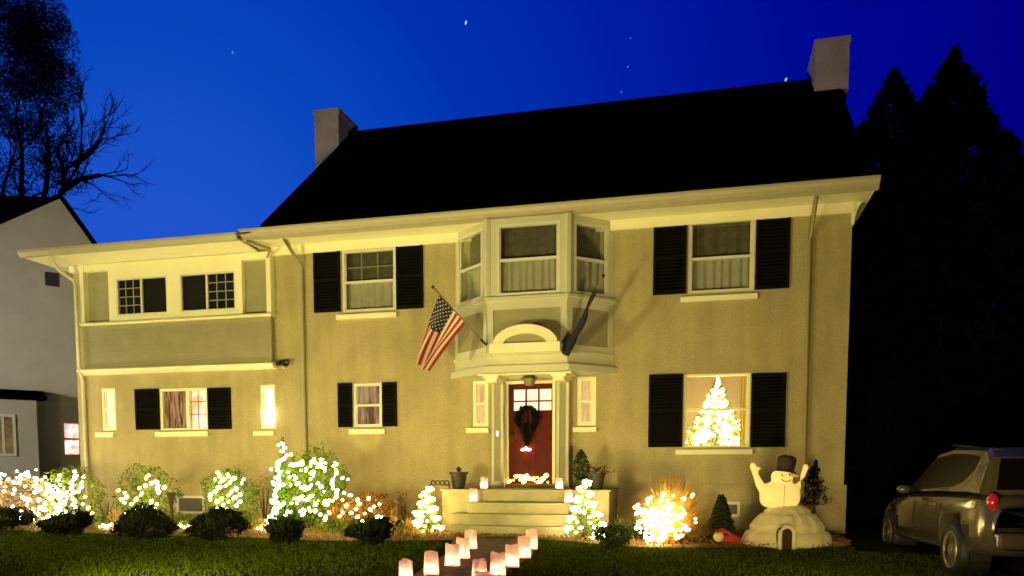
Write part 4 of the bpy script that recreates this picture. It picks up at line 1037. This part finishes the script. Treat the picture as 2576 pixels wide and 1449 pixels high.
more_bulbs(tt, pts, MAT['string_bulb'], (.024, .045))

# ---- inflatable snowman on igloo
x_, y_ = G(1972, 1379, .02)
t = thing('inflatable_snowman', 'inflatable cream snowman with black top hat and raised arms on top of an igloo', 'inflatable snowman', (x_, y_, .0), TH)
S = (Vector((x_, y_, 0)) - EYE).dot(AX_F) / FPX     # metres per pixel there
INF = mat('inflatable_nylon', (.58, .49, .22), .6, .12, 5, .8, 7, emit=(1, .78, .3), es=.06)
INF_L = mat('inflatable_lit', (.58, .44, .17), .6, .08, 5, .5, 8, emit=(1, .70, .18), es=.7)
def Q(px, py, d=0): return Vector(((px - 1972) * S, d, (1384 - py) * S))
b = MB(); rxg, rzg = 116 * S, 114 * S; NA, NB = 72, 22
for j in range(NB + 1):
    f = j / NB; a = f * math.pi / 2
    for i in range(NA):
        q = 2 * math.pi * i / NA
        seam = 1 - .07 * max(0, 1 - abs(((q / (2 * math.pi) * 14 + (.5 if int(f * 3.2) % 2 else 0)) % 1) - .5) * -1 * 0 - min(((q / (2 * math.pi) * 14 + (.5 if int(f * 3.2) % 2 else 0)) % 1), 1 - ((q / (2 * math.pi) * 14 + (.5 if int(f * 3.2) % 2 else 0)) % 1)) * 9)
        hs = f * 3.2 % 1; seam *= 1 - .07 * max(0, 1 - min(hs, 1 - hs) * 9)
        rr = math.cos(a) ** .62 if a < 1.57 else .0
        rr *= 1 - .30 * math.sin(a) ** 1.5
        b.v.append((6 * S + rxg * rr * math.cos(q) * seam, .85 * rxg * rr * math.sin(q) * seam, rzg * math.sin(a) ** 1.05 * seam + .0))
for j in range(NB):
    for i in range(NA): b.f.append((j * NA + i, j * NA + (i + 1) % NA, (j + 1) * NA + (i + 1) % NA, (j + 1) * NA + i)); b.m.append(0)
b.build('igloo', INF, t, True)
fy = -.85 * rxg
b = MB(); dc = Q(1942, 1384).x; dw = 17 * S; dh = 62 * S
pa = [(dc - dw, -.0), (dc - dw, dh - dw)] + [(dc - dw * math.cos(k * math.pi / 8), dh - dw + dw * math.sin(k * math.pi / 8)) for k in range(1, 8)] + [(dc + dw, dh - dw), (dc + dw, 0)]
b.tube([(x, fy - .04, z + .02) for x, z in pa], .032, 8); b.build('doorway_arch', INF, t, True)
b = MB(); b.prismY([(x, z + .012) for x, z in pa][::-1], fy - .035, fy + .12); b.build('doorway', mat('igloo_door', (.03, .008, .006), .8), t)
def remesh_obj(b, name, m, parent, vox=.022):
    o = b.build(name, m, parent, True); md = o.modifiers.new('blend', 'REMESH'); md.mode = 'VOXEL'; md.voxel_size = vox; md.use_smooth_shade = True
    s_ = o.modifiers.new('soft', 'SMOOTH'); s_.iterations = 5; s_.factor = .6; return o
b = MB(); b.ball((0, 0, 0), (1, 1, 1), 28, 20)
def sq(v, e): return math.copysign(abs(v) ** e, v)
b.v = [tuple(Q(1957, 1247, -.02) + Vector((sq(x, .55) * (49 - 7 * max(0, z)) * S, sq(y, .8) * 29 * S, sq(z, .6) * 33 * S))) for x, y, z in b.v]
b.ball(Q(1961, 1202, -.03), (28 * S, 25 * S, 21 * S))
b.tube([Q(1926, 1244), Q(1908, 1222), Q(1898, 1200), Q(1889, 1176)], [15 * S, 11 * S, 8 * S, 8 * S], 10); b.ball(Q(1889, 1174), (8 * S, 8 * S, 9 * S)); b.ball(Q(1903, 1181), (9 * S, 5 * S, 4.5 * S))
b.tube([Q(1986, 1244), Q(2004, 1224), Q(2014, 1200), Q(2020, 1180)], [14 * S, 9 * S, 7 * S, 7 * S], 10); b.ball(Q(2021, 1178), (8 * S, 8 * S, 9 * S))
remesh_obj(b, 'body', INF_L, t)
rt = Matrix.Rotation(R(8), 3, 'Y')
b = MB()
hb = Q(1968, 1190, -.03)
b.lathe([(0.001, 0), (27 * S, 0), (28 * S, 2 * S), (22 * S, 4 * S), (21 * S, 9 * S), (23 * S, 30 * S), (21 * S, 38 * S), (10 * S, 42 * S), (.001, 42 * S)], n=22)
b.v = [tuple(hb + rt @ Vector(v)) for v in b.v]
b.build('hat', mat('hat_black', (.030, .018, .014), .7), t, True)
b = MB(); b.tube([Q(1976, 1196, -.13), Q(1990, 1200, -.22)], [.03, .012], 10); b.build('nose', mat('nose_cream', (.75, .55, .3), .6), t, True)
b = MB(); b.ball(Q(1952, 1198, -.185), (.012, .01, .016)); b.build('eye', IRON, t, True); b = MB(); b.ball(Q(1970, 1196, -.19), (.012, .01, .016)); b.build('eye', IRON, t, True)
b = MB(); b.tube([Q(1950, 1207, -.165), Q(1958, 1212, -.175), Q(1967, 1213, -.175), Q(1975, 1209, -.16)], .006, 6); b.build('mouth', IRON, t, True)
b = MB(); b.tube([Q(1957, 1222, -.215), Q(1957, 1276, -.20)], .004, 5); b.build('seam', mat('seam_tan', (.3, .24, .12), .7), t)

# small fallen figure
x_, y_ = G(1824, 1381, .01); t = thing('holiday_figure', 'small slumped holiday figure in a red coat beside the igloo', 'holiday decoration', (x_, y_, 0), TH)
def Q2(px, py, d=0): return Vector(((px - 1824) * S, d, (1383 - py) * S))
CRM = mat('figure_cream', (.70, .56, .36), .7); RED = mat('figure_red', (.45, .03, .015), .7)
b = MB(); b.ball(Q2(1836, 1358), (22 * S, 18 * S, 15 * S)); b.ball(Q2(1852, 1360), (12 * S, 12 * S, 10 * S)); b.tube([Q2(1834, 1362), Q2(1816, 1372), Q2(1806, 1378)], [8 * S, 6 * S, 5 * S]); remesh_obj(b, 'coat', RED, t, .014)
b = MB(); b.ball(Q2(1806, 1350, -.03), (14 * S, 13 * S, 14 * S)); b.ball(Q2(1800, 1376, -.04), (8 * S, 7 * S, 5 * S)); b.ball(Q2(1822, 1374, -.06), (7 * S, 6 * S, 6 * S)); remesh_obj(b, 'head', CRM, t, .014)
b = MB(); b.tube([Q2(1800, 1340, -.03), Q2(1816, 1334, -.03), Q2(1832, 1342, -.03)], [.05, .04, .02]); b.ball(Q2(1834, 1344, -.04), .03); b.build('cap', RED, t, True)
b = MB(); b.ball(Q2(1840, 1378, -.05), (18 * S, 10 * S, 4 * S)); b.build('base', mat('figure_green', (.02, .12, .04), .7), t, True)

# dark little evergreen right of the snowman
x_, zt = W(2052, 1158, -1.1)
t = thing('dark_evergreen', 'black ragged little evergreen behind the snowman at the house corner', 'shrub', (x_, -1.1, .05)); H = zt - .05
MB().tube([(0, 0, 0), (0, 0, H * .95)], [.02, .008]).build('trunk', BARK, t)
b = MB()
for i in range(1000):
    z = random.random(); rr = .24 * (1 - z) ** .8 * random.random() ** .6 * (.6 + .6 * abs(math.sin(z * 14))); a = random.uniform(0, 6.28)
    b.card((rr * math.cos(a) + .02 * math.sin(z * 7), rr * math.sin(a), H * (.45 + .55 * z)), .07, .25)
b.build('foliage', LF_NIGHT, t)

# ================================================================== car
def CL(lat, dep): p = EYE + AX_R * lat + Vector((-math.sin(TH), math.cos(TH), 0)) * dep; return p.x, p.y
nx_, ny_ = CL(5.30, 9.2); fx_, fy_ = CL(5.80, 11.8)      # near (rear) wheel, far (front) wheel hubs, left side
yaw = math.atan2(fy_ - ny_, fx_ - nx_)
gz = hgt(nx_ + .8, ny_)
car = thing('parked_car', 'pale gold estate car parked on the dark driveway right of the house', 'car', (nx_, ny_, gz), yaw)
# local: +x forward, +y left.  left wheels at y=0 -> body spans y from +.06 to -1.75
PAINT = mat('champagne_paint', (.15, .135, .08), .2, .05, 3, metal=.5, coat=.8)
CGL = mat('car_glass', (.006, .004, .003), .35, spec=.05)
BLK = mat('car_black', (.008, .008, .008), .6)
# stations x, (sill z, belt z, halfwidth inset top)
st = [(-.85, .42, .86, .16), (-.80, .32, 1.00, .07), (-.60, .28, 1.04, .02), (.0, .27, 1.04, .0), (.8, .25, 1.02, .0), (1.9, .25, .99, .0), (2.3, .26, .96, .02), (2.9, .28, .90, .05), (3.35, .32, .80, .12), (3.5, .40, .66, .22)]
def ring(x, z0, z1, ins):
    yo, yi = .07 - ins, -1.75 + ins
    return [(x, yo - .05, z0), (x, yo, z0 + .12), (x, yo + .015, (z0 + z1) / 2), (x, yo - .02, z1 - .06), (x, yo - .10, z1), (x, yi + .10, z1), (x, yi + .02, z1 - .06), (x, yi - .015, (z0 + z1) / 2), (x, yi, z0 + .12), (x, yi + .05, z0)]
b = MB(); k = 10
for s_ in st: b.v += ring(*s_)
for j in range(len(st) - 1):
    for i in range(k): b.f.append((j * k + i, j * k + (i + 1) % k, (j + 1) * k + (i + 1) % k, (j + 1) * k + i)); b.m.append(0)
b.f.append(tuple(range(k))); b.m.append(0); b.f.append(tuple(reversed(range((len(st) - 1) * k, len(st) * k)))); b.m.append(0)
body = b.build('body', PAINT, car, True)
bv = body.modifiers.new('b', 'SUBSURF'); bv.levels = 1; bv.render_levels = 2
# cut wheel arches
cut = MB()
for wx in (0, 2.62): cut.tube([(wx, .3, .34), (wx, -.22, .34)], .40, 24)
co = cut.build('wheel_arch', BLK, car)
bo = body.modifiers.new('arch', 'BOOLEAN'); bo.object = co; bo.operation = 'DIFFERENCE'
bpy.context.view_layer.update()
dg = bpy.context.evaluated_depsgraph_get(); me = bpy.data.meshes.new_from_object(body.evaluated_get(dg)); body.modifiers.clear(); body.data = me
bpy.data.objects.remove(co)
for p in me.polygons: p.use_smooth = True
for wx in (0, 2.62): MB().tube([(wx, -.02, .34), (wx, -.24, .34)], .395, 24).build('wheel_well', BLK, car)
# greenhouse
g = MB(); gs = [(-.72, 1.02, 1.04, .08), (-.58, 1.02, 1.42, .16), (-.40, 1.03, 1.53, .20), (.6, 1.02, 1.57, .22), (1.2, 1.0, 1.52, .22), (2.15, .97, .99, .10)]
for x, z0_, z1_, ins in gs:
    q0 = .05; g.v += [(x, q0, z0_), (x, .07 - ins, z1_ - .04), (x, .02 - ins, z1_), (x, -1.70 + ins, z1_), (x, -1.75 + ins, z1_ - .04), (x, -1.73, z0_)]
for j in range(len(gs) - 1):
    for i in range(5): g.f.append((j * 6 + i, j * 6 + i + 1, (j + 1) * 6 + i + 1, (j + 1) * 6 + i)); g.m.append(0)
g.f.append((0, 1, 2, 3, 4, 5)); g.m.append(0)
g.build('cabin', PAINT, car)
def gp(x, f):       # point on the left side of the cabin
    for (xa, a0_, a1_, ia), (xb, b0_, b1_, ib) in zip(gs, gs[1:]):
        if xa <= x <= xb:
            t_ = (x - xa) / (xb - xa); z0_ = a0_ + (b0_ - a0_) * t_; z1_ = a1_ + (b1_ - a1_) * t_ - .04; yi = .07 - (ia + (ib - ia) * t_)
            return Vector((x, .05 + (yi - .05) * f + .008, z0_ + (z1_ - z0_) * f))
cols = [(-.30, .55, .86), (-.1, .25, .9), (.15, .12, .91), (.6, .08, .91), (1.15, .07, .90), (1.5, .07, .86), (1.95, .08, .6)]
g = MB(); 
for x, f0, f1 in cols: g.v += [gp(x, f0), gp(x, f1)]
for j in range(len(cols) - 1): g.f.append((2 * j, 2 * j + 2, 2 * j + 3, 2 * j + 1)); g.m.append(0)
g.build('side_window', CGL, car)
g = MB(); g.add([(-.735, -.12, 1.06), (-.735, -1.56, 1.06), (-.60, -1.48, 1.40), (-.60, -.20, 1.40)], [(0, 1, 2, 3)]); g.build('rear_window', CGL, car)
g = MB(); g.add([(2.12, -.06, 1.02), (1.24, -.24, 1.50), (1.24, -1.44, 1.50), (2.12, -1.62, 1.02)], [(0, 1, 2, 3)]); 
g.v = [(x + .02, y, z + .015) for x, y, z in g.v]; g.build('windscreen', CGL, car)
for wx in (0, 2.62):
    for wy in (-.02, -1.66):
        o = bpy.data.objects.new('wheel', None); sc.collection.objects.link(o); o.parent = car; o.location = (wx, wy, .335)
        g = MB(); g.lathe([(.20, -.1), (.31, -.11), (.335, -.07), (.335, .07), (.31, .1), (.20, .09)], n=28); g.v = [(v[0], v[2], v[1]) for v in g.v]; g.build('tyre', BLK, o, True)
        g = MB(); g.lathe([(.02, .085), (.06, .095), (.07, .07)], n=20)
        for q in range(7):
            a = q * 2 * math.pi / 7; c_, s_ = math.cos(a), math.sin(a); g.add([(c_ * .05 - s_ * .025, s_ * .05 + c_ * .025, .085), (c_ * .05 + s_ * .025, s_ * .05 - c_ * .025, .085), (c_ * .205 + s_ * .035, s_ * .205 - c_ * .035, .092), (c_ * .205 - s_ * .035, s_ * .205 + c_ * .035, .092)], [(0, 1, 2, 3)])
        g.lathe([(.195, .07), (.195, .095), (.215, .1), (.22, .09)], n=28); g.v = [(v[0], v[2], v[1]) for v in g.v]; g.build('rim', mat('alloy', (.45, .42, .32), .3, metal=.7), o)
for yy in (-.06, -1.62):
    g = MB(); g.ball((-.80, yy, .93), (.07, .06, .10), 12, 8); g.build('tail_light', mat('tail_red', (.45, .015, .02), .15, coat=1, emit=(1, .05, .05), es=.03), car, True)
g = MB(); g.box(-.94, -.80, -1.60, -.08, .42, .60); o = g.build('rear_bumper', PAINT, car); q = o.modifiers.new('b', 'BEVEL'); q.width = .04; q.segments = 3
g = MB(); g.box(-.885, -.865, -1.10, -.58, .66, .78); g.build('number_plate', mat('plate', (.4, .38, .3), .5), car)
g = MB(); g.box(-.90, -.845, -1.55, -.10, .61, .655); g.build('bumper_trim', BLK, car)
g = MB(); g.box(-.35, .0, -.02, .02, 0, 0)
g = MB(); g.tube([(-.60, -.20, 1.50), (.9, -.22, 1.60)], .014); g.build('roof_rail', BLK, car)
for sx, i0 in ((.42, 0), (1.42, 0), (2.25, .01)):
    g = MB(); g.tube([(sx, .062 - i0, .40), (sx, .078 - i0, .62), (sx, .062 - i0, .88)], .007, 5); g.build('door_seam', BLK, car)
g = MB(); g.tube([(.42, .06, .36), (1.4, .06, .35), (2.2, .055, .36)], .03, 6); g.build('sill_trim', BLK, car)
g = MB(); g.ball((1.55, .17, 1.02), (.06, .09, .06)); g.build('wing_mirror', PAINT, car, True)
g = MB(); g.box(.55, .72, .075, .10, .84, .87); g.build('door_handle', MAT['alloy'], car)

# ================================================================== neighbour house on the left
PHI = R(48); px0_, _ = W(262, 650, 7.0); P0 = Vector((px0_, 7.0, 0))
nb = thing('neighbour_house', 'plain grey gabled house beyond the left wing', 'house', P0, PHI)
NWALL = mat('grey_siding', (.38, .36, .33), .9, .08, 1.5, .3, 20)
RZ = Matrix.Rotation(-PHI, 3, 'Z'); eL = RZ @ (EYE - P0)
def N(px, py, Y=0.0):
    d = RZ @ ray(px, py); t = (Y - eL.y) / d.y; p = eL + d * t; return p.x, p.z
def nrect(x0, y0, x1, y1, Y=0):
    xm, ym = (x0 + x1) / 2, (y0 + y1) / 2
    return N(x0, ym, Y)[0], N(x1, ym, Y)[0], N(xm, y1, Y)[1], N(xm, y0, Y)[1]
ap = N(150, 500); rE = N(252, 642); lE = N(-150, 630)
g = MB(); g.prismY([(lE[0], -.2), (rE[0], -.2), (rE[0], rE[1]), (ap[0], ap[1]), (lE[0], lE[1])], 0, 8)
g.build('wall', NWALL, nb)
g = MB()
for (p, q) in ((lE, ap), (ap, rE)):
    d = Vector((q[0] - p[0], q[1] - p[1])); n = Vector((-d.y, d.x)).normalized() * .14
    g.prismY([(p[0], p[1] + .01), (q[0], q[1] + .01), (q[0] + n.x, q[1] + n.y), (p[0] + n.x, p[1] + n.y)], -.05, 8.1)
g.build('roof', ROOF, nb)
p = N(-200, 486, 1.5); q = N(146, 496, 1.5); z_ = N(0, 640, 1.5)[1]
g = MB(); g.prismY([(p[0], z_), (q[0], z_), (q[0], q[1]), (p[0], p[1])], 1.5, 5); g.build('rear_roof', ROOF, nb)
a, c, d, e = nrect(113, 686, 148, 720); MB().box(a, c, -.03, .1, d, e).build('vent', mat('vent_dark', (.015, .012, .03), .7), nb)
FY = -1.6
a, c, d, e = nrect(-140, 1003, 96, 1230, FY)
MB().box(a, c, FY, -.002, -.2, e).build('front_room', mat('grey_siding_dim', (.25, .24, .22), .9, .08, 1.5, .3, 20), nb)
g = MB(); z_ = N(0, 1003, FY)[1]; x2 = N(118, 1000, FY - .3)[0]; g.add([(a, FY - .35, z_), (x2, FY - .35, z_), (x2, -.002, z_ + .1), (a, -.002, z_ + .1), (a, FY - .35, z_ + .12), (x2, FY - .35, z_ + .08), (x2, -.002, z_ + .42), (a, -.002, z_ + .42)], [(0, 3, 2, 1), (4, 5, 6, 7), (0, 1, 5, 4), (1, 2, 6, 5)]); g.build('porch_roof', ROOF, nb)
a, c, d, e = nrect(-24, 1042, 40, 1147, FY)
g = MB(); g.box(a, c, FY - .06, FY - .001, d, d + .07); g.box(a, c, FY - .06, FY - .001, e - .07, e); g.box(a, a + .07, FY - .06, FY - .001, d + .07, e - .07); g.box(c - .07, c, FY - .06, FY - .001, d + .07, e - .07); g.box((a + c) / 2 - .03, (a + c) / 2 + .03, FY - .055, FY - .001, d + .07, e - .07)
wo = g.build('window', NWALL, nb); MB().box(a + .07, c - .07, FY - .03, FY - .01, d + .07, e - .07).build('pane', mat('amber_dark_glass', (.16, .11, .05), .3, .6, 4), wo)
a, c, d, e = nrect(162, 1066, 198, 1143)
g = MB(); g.box(a - .06, a, -.06, -.001, d, e); g.box(c, c + .06, -.06, -.001, d, e); g.box(a - .06, c + .06, -.06, -.001, e, e + .06); g.box(a - .06, c + .06, -.06, -.001, d - .06, d)
g.box(a, c, -.05, -.02, (d + e) / 2 - .03, (d + e) / 2 + .03)
wo = g.build('window', NWALL, nb); MB().box(a, c, -.018, -.01, d, e).build('lit_pane', emat('neighbour_lit', (1, .72, .60), 1.8, (.55, .25, .2), 5), wo)

# ================================================================== trees
def conifer(label, pxa, pya, halfpx, pyh, Y, n, m=LF_NIGHT, tiers=26):
    xa, za = W(pxa, pya, Y); hw = abs(W(pxa + halfpx, pyh, Y)[0] - W(pxa, pyh, Y)[0]); zh = W(pxa, pyh, Y)[1]
    slope = hw / (za - zh); R0 = min(slope * za * .75, hw * 1.9)
    t = thing('conifer_tree', label, 'tree', (xa, Y, 0), 0, 'tall conifers right of the house')
    MB().tube([(0, 0, -.2), (0, 0, za * .97)], [.28, .03]).build('trunk', BARK, t)
    b = MB(); sd = random.random() * 90
    for i in range(n):
        z = za * (1 - random.random() ** .62 * .97); dz = za - z; a = random.uniform(0, 6.283)
        rr = R0 * (1 - math.exp(-dz * slope / R0 * 1.45)) * (1 + .22 * mnoise.noise(Vector((math.cos(a) * 1.6, math.sin(a) * 1.6, z * .8 + sd))) + .12 * math.sin(z * 5.5 + a * 2))
        q = rr * random.uniform(.35, 1) ** .45
        b.card((q * math.cos(a), q * math.sin(a), z - q * .12), random.uniform(.2, .42), .5)
    b.build('crown', m, t); return t
conifer('tallest black conifer with a pointed top right of the chimney', 2402, 125, 150, 420, 5, 15000)
conifer('shorter black conifer just right of the right chimney', 2250, 180, 84, 330, 6, 11000)
conifer('broad black conifer filling the right edge behind the car', 2540, 330, 110, 560, 9, 9000)
conifer('low black conifer directly behind the right end of the roof', 2170, 318, 60, 430, 9, 5000)
conifer('black conifer between the two pointed ones', 2318, 290, 70, 380, 9, 7000)
# dark hedge behind the driveway
b = MB(); hx0 = W(2150, 900, 3.5)[0]
for i in range(9000):
    b.card((hx0 - .3 + random.random() * 9, 3.2 + random.random() * 1.2, random.random() * 3.6 + .3 * mnoise.noise(Vector((i * .37, 0, 0)))), .22, .5)
b.box(hx0 + .3, hx0 + 9, 3.6, 4.2, 0, 3.2)
o = b.build('crown', LF_NIGHT); t = thing('hedge', 'tall black hedge closing the driveway behind the car', 'hedge', (hx0, 3.8, 0)); o.parent = t; o.location = (-hx0, -3.8, 0)
# bare tree on the left
TY = 13.0
tx_, tz_ = W(60, 620, TY)
t = thing('bare_tree', 'big half bare tree with dark twigs behind the neighbour house', 'tree', (tx_, TY, 0), 0)
wd = MB(); lf = MB(); ends = []
def branch(p, d, L, r, lv):
    pts = [p]; rs = [r]; q = p.copy(); dd = d.copy()
    for k in range(4):
        dd = (dd + Vector((random.gauss(0, .13), random.gauss(0, .13), random.gauss(.03, .1)))).normalized(); q = q + dd * L / 4; pts.append(q.copy()); rs.append(r * (1 - .15 * (k + 1)))
    wd.tube(pts, rs, 6 if lv < 3 else 3, False)
    if lv >= 5: ends.append(q); return
    for k in range(3 if lv < 4 else 4):
        a = random.uniform(.35, .85); ax = dd.cross(Vector((random.gauss(0, 1), random.gauss(0, 1), random.gauss(0, 1)))).normalized()
        branch(pts[random.choice((2, 3, 4)) if k else 4], (Matrix.Rotation(a, 3, ax) @ dd).normalized(), L * random.uniform(.52, .68), r * .55, lv + 1)
branch(Vector((0, 0, 0)), Vector((-.25, 0, 1)).normalized(), tz_ * .7, .30, 0)
for pl in ([(40, 640), (110, 540), (160, 470), (190, 400), (208, 320)], [(150, 480), (205, 455), (252, 440)], [(182, 415), (225, 380), (258, 352)], [(100, 555), (118, 470), (125, 390), (112, 330)], [(60, 620), (60, 500), (50, 400), (60, 300)], [(160, 470), (170, 440), (150, 380), (160, 320)]):
    q_ = [Vector((W(a, c_, TY)[0] - tx_, random.gauss(0, .2), W(a, c_, TY)[1])) for a, c_ in pl]
    wd.tube(q_, [.13 - .025 * k for k in range(len(q_))], 6, False)
    for k in range(1, len(q_)):
        d_ = (q_[k] - q_[k - 1]).normalized()
        for _ in range(3): branch(q_[k], (Matrix.Rotation(random.uniform(-.9, .9), 3, Vector((0, 1, 0))) @ d_ + Vector((0, random.gauss(0, .4), .2))).normalized(), random.uniform(.9, 1.6), .04, 3)
wd.build('trunk', LF_NIGHT2, t)
for (px, py, rr, n) in ((40, 110, 125, 10000), (110, 200, 100, 8000), (30, 270, 105, 7500), (80, 40, 100, 6500), (-60, 60, 150, 5000), (120, 110, 90, 6000), (30, 420, 120, 3200), (160, 420, 80, 2400), (120, 350, 90, 2400)):
    cx_, cz_ = W(px, py, TY); s_ = rr / FPX * (TY + 15)
    for i in range(n):
        d = Vector((random.gauss(0, 1), random.gauss(0, 1), random.gauss(0, 1))).normalized() * (random.random() ** .45) * s_
        p = Vector((cx_ - tx_, 0, cz_)) + d
        if mnoise.noise(p * .9) < -.3: continue
        lf.card(p, random.uniform(.07, .17), .35)
lf.build('crown', LF_NIGHT2, t)

# ================================================================== stars
for i, (px, py, r_, lb) in enumerate([(1172, 57, 3.2, 'brightest star, high above the left half of the roof'), (585, 132, 2.4, 'faint star above the left wing'), (1977, 200, 3.0, 'star just above the roof ridge near the right chimney'),
       (1579, 168, 1.8, 'middle star of the faint row above the roof'), (1563, 231, 1.8, 'lowest star of the faint row above the roof'), (1586, 96, 1.5, 'topmost star of the faint row above the roof')]):
    p = EYE + ray(px, py).normalized() * 900; b = bmesh.new(); bmesh.ops.create_icosphere(b, subdivisions=2, radius=r_ / FPX * 900)
    me = bpy.data.meshes.new('star'); b.to_mesh(me); b.free(); me.materials.append(emat('star_glow', (.45, .65, 1), 1.1) if i in (0, 2) else emat('star_faint', (.10, .28, .75), .9))
    o = bpy.data.objects.new('distant_star', me); sc.collection.objects.link(o); o.location = p; o.scale = (.6, .6, 1.25); o.rotation_euler = (0, R(22), 0); tag(o, lb, 'star', 'stars in the dusk sky')
for o in bpy.data.objects:
    if o.name.split('.')[0] == 'empty_leftover': bpy.data.objects.remove(o)
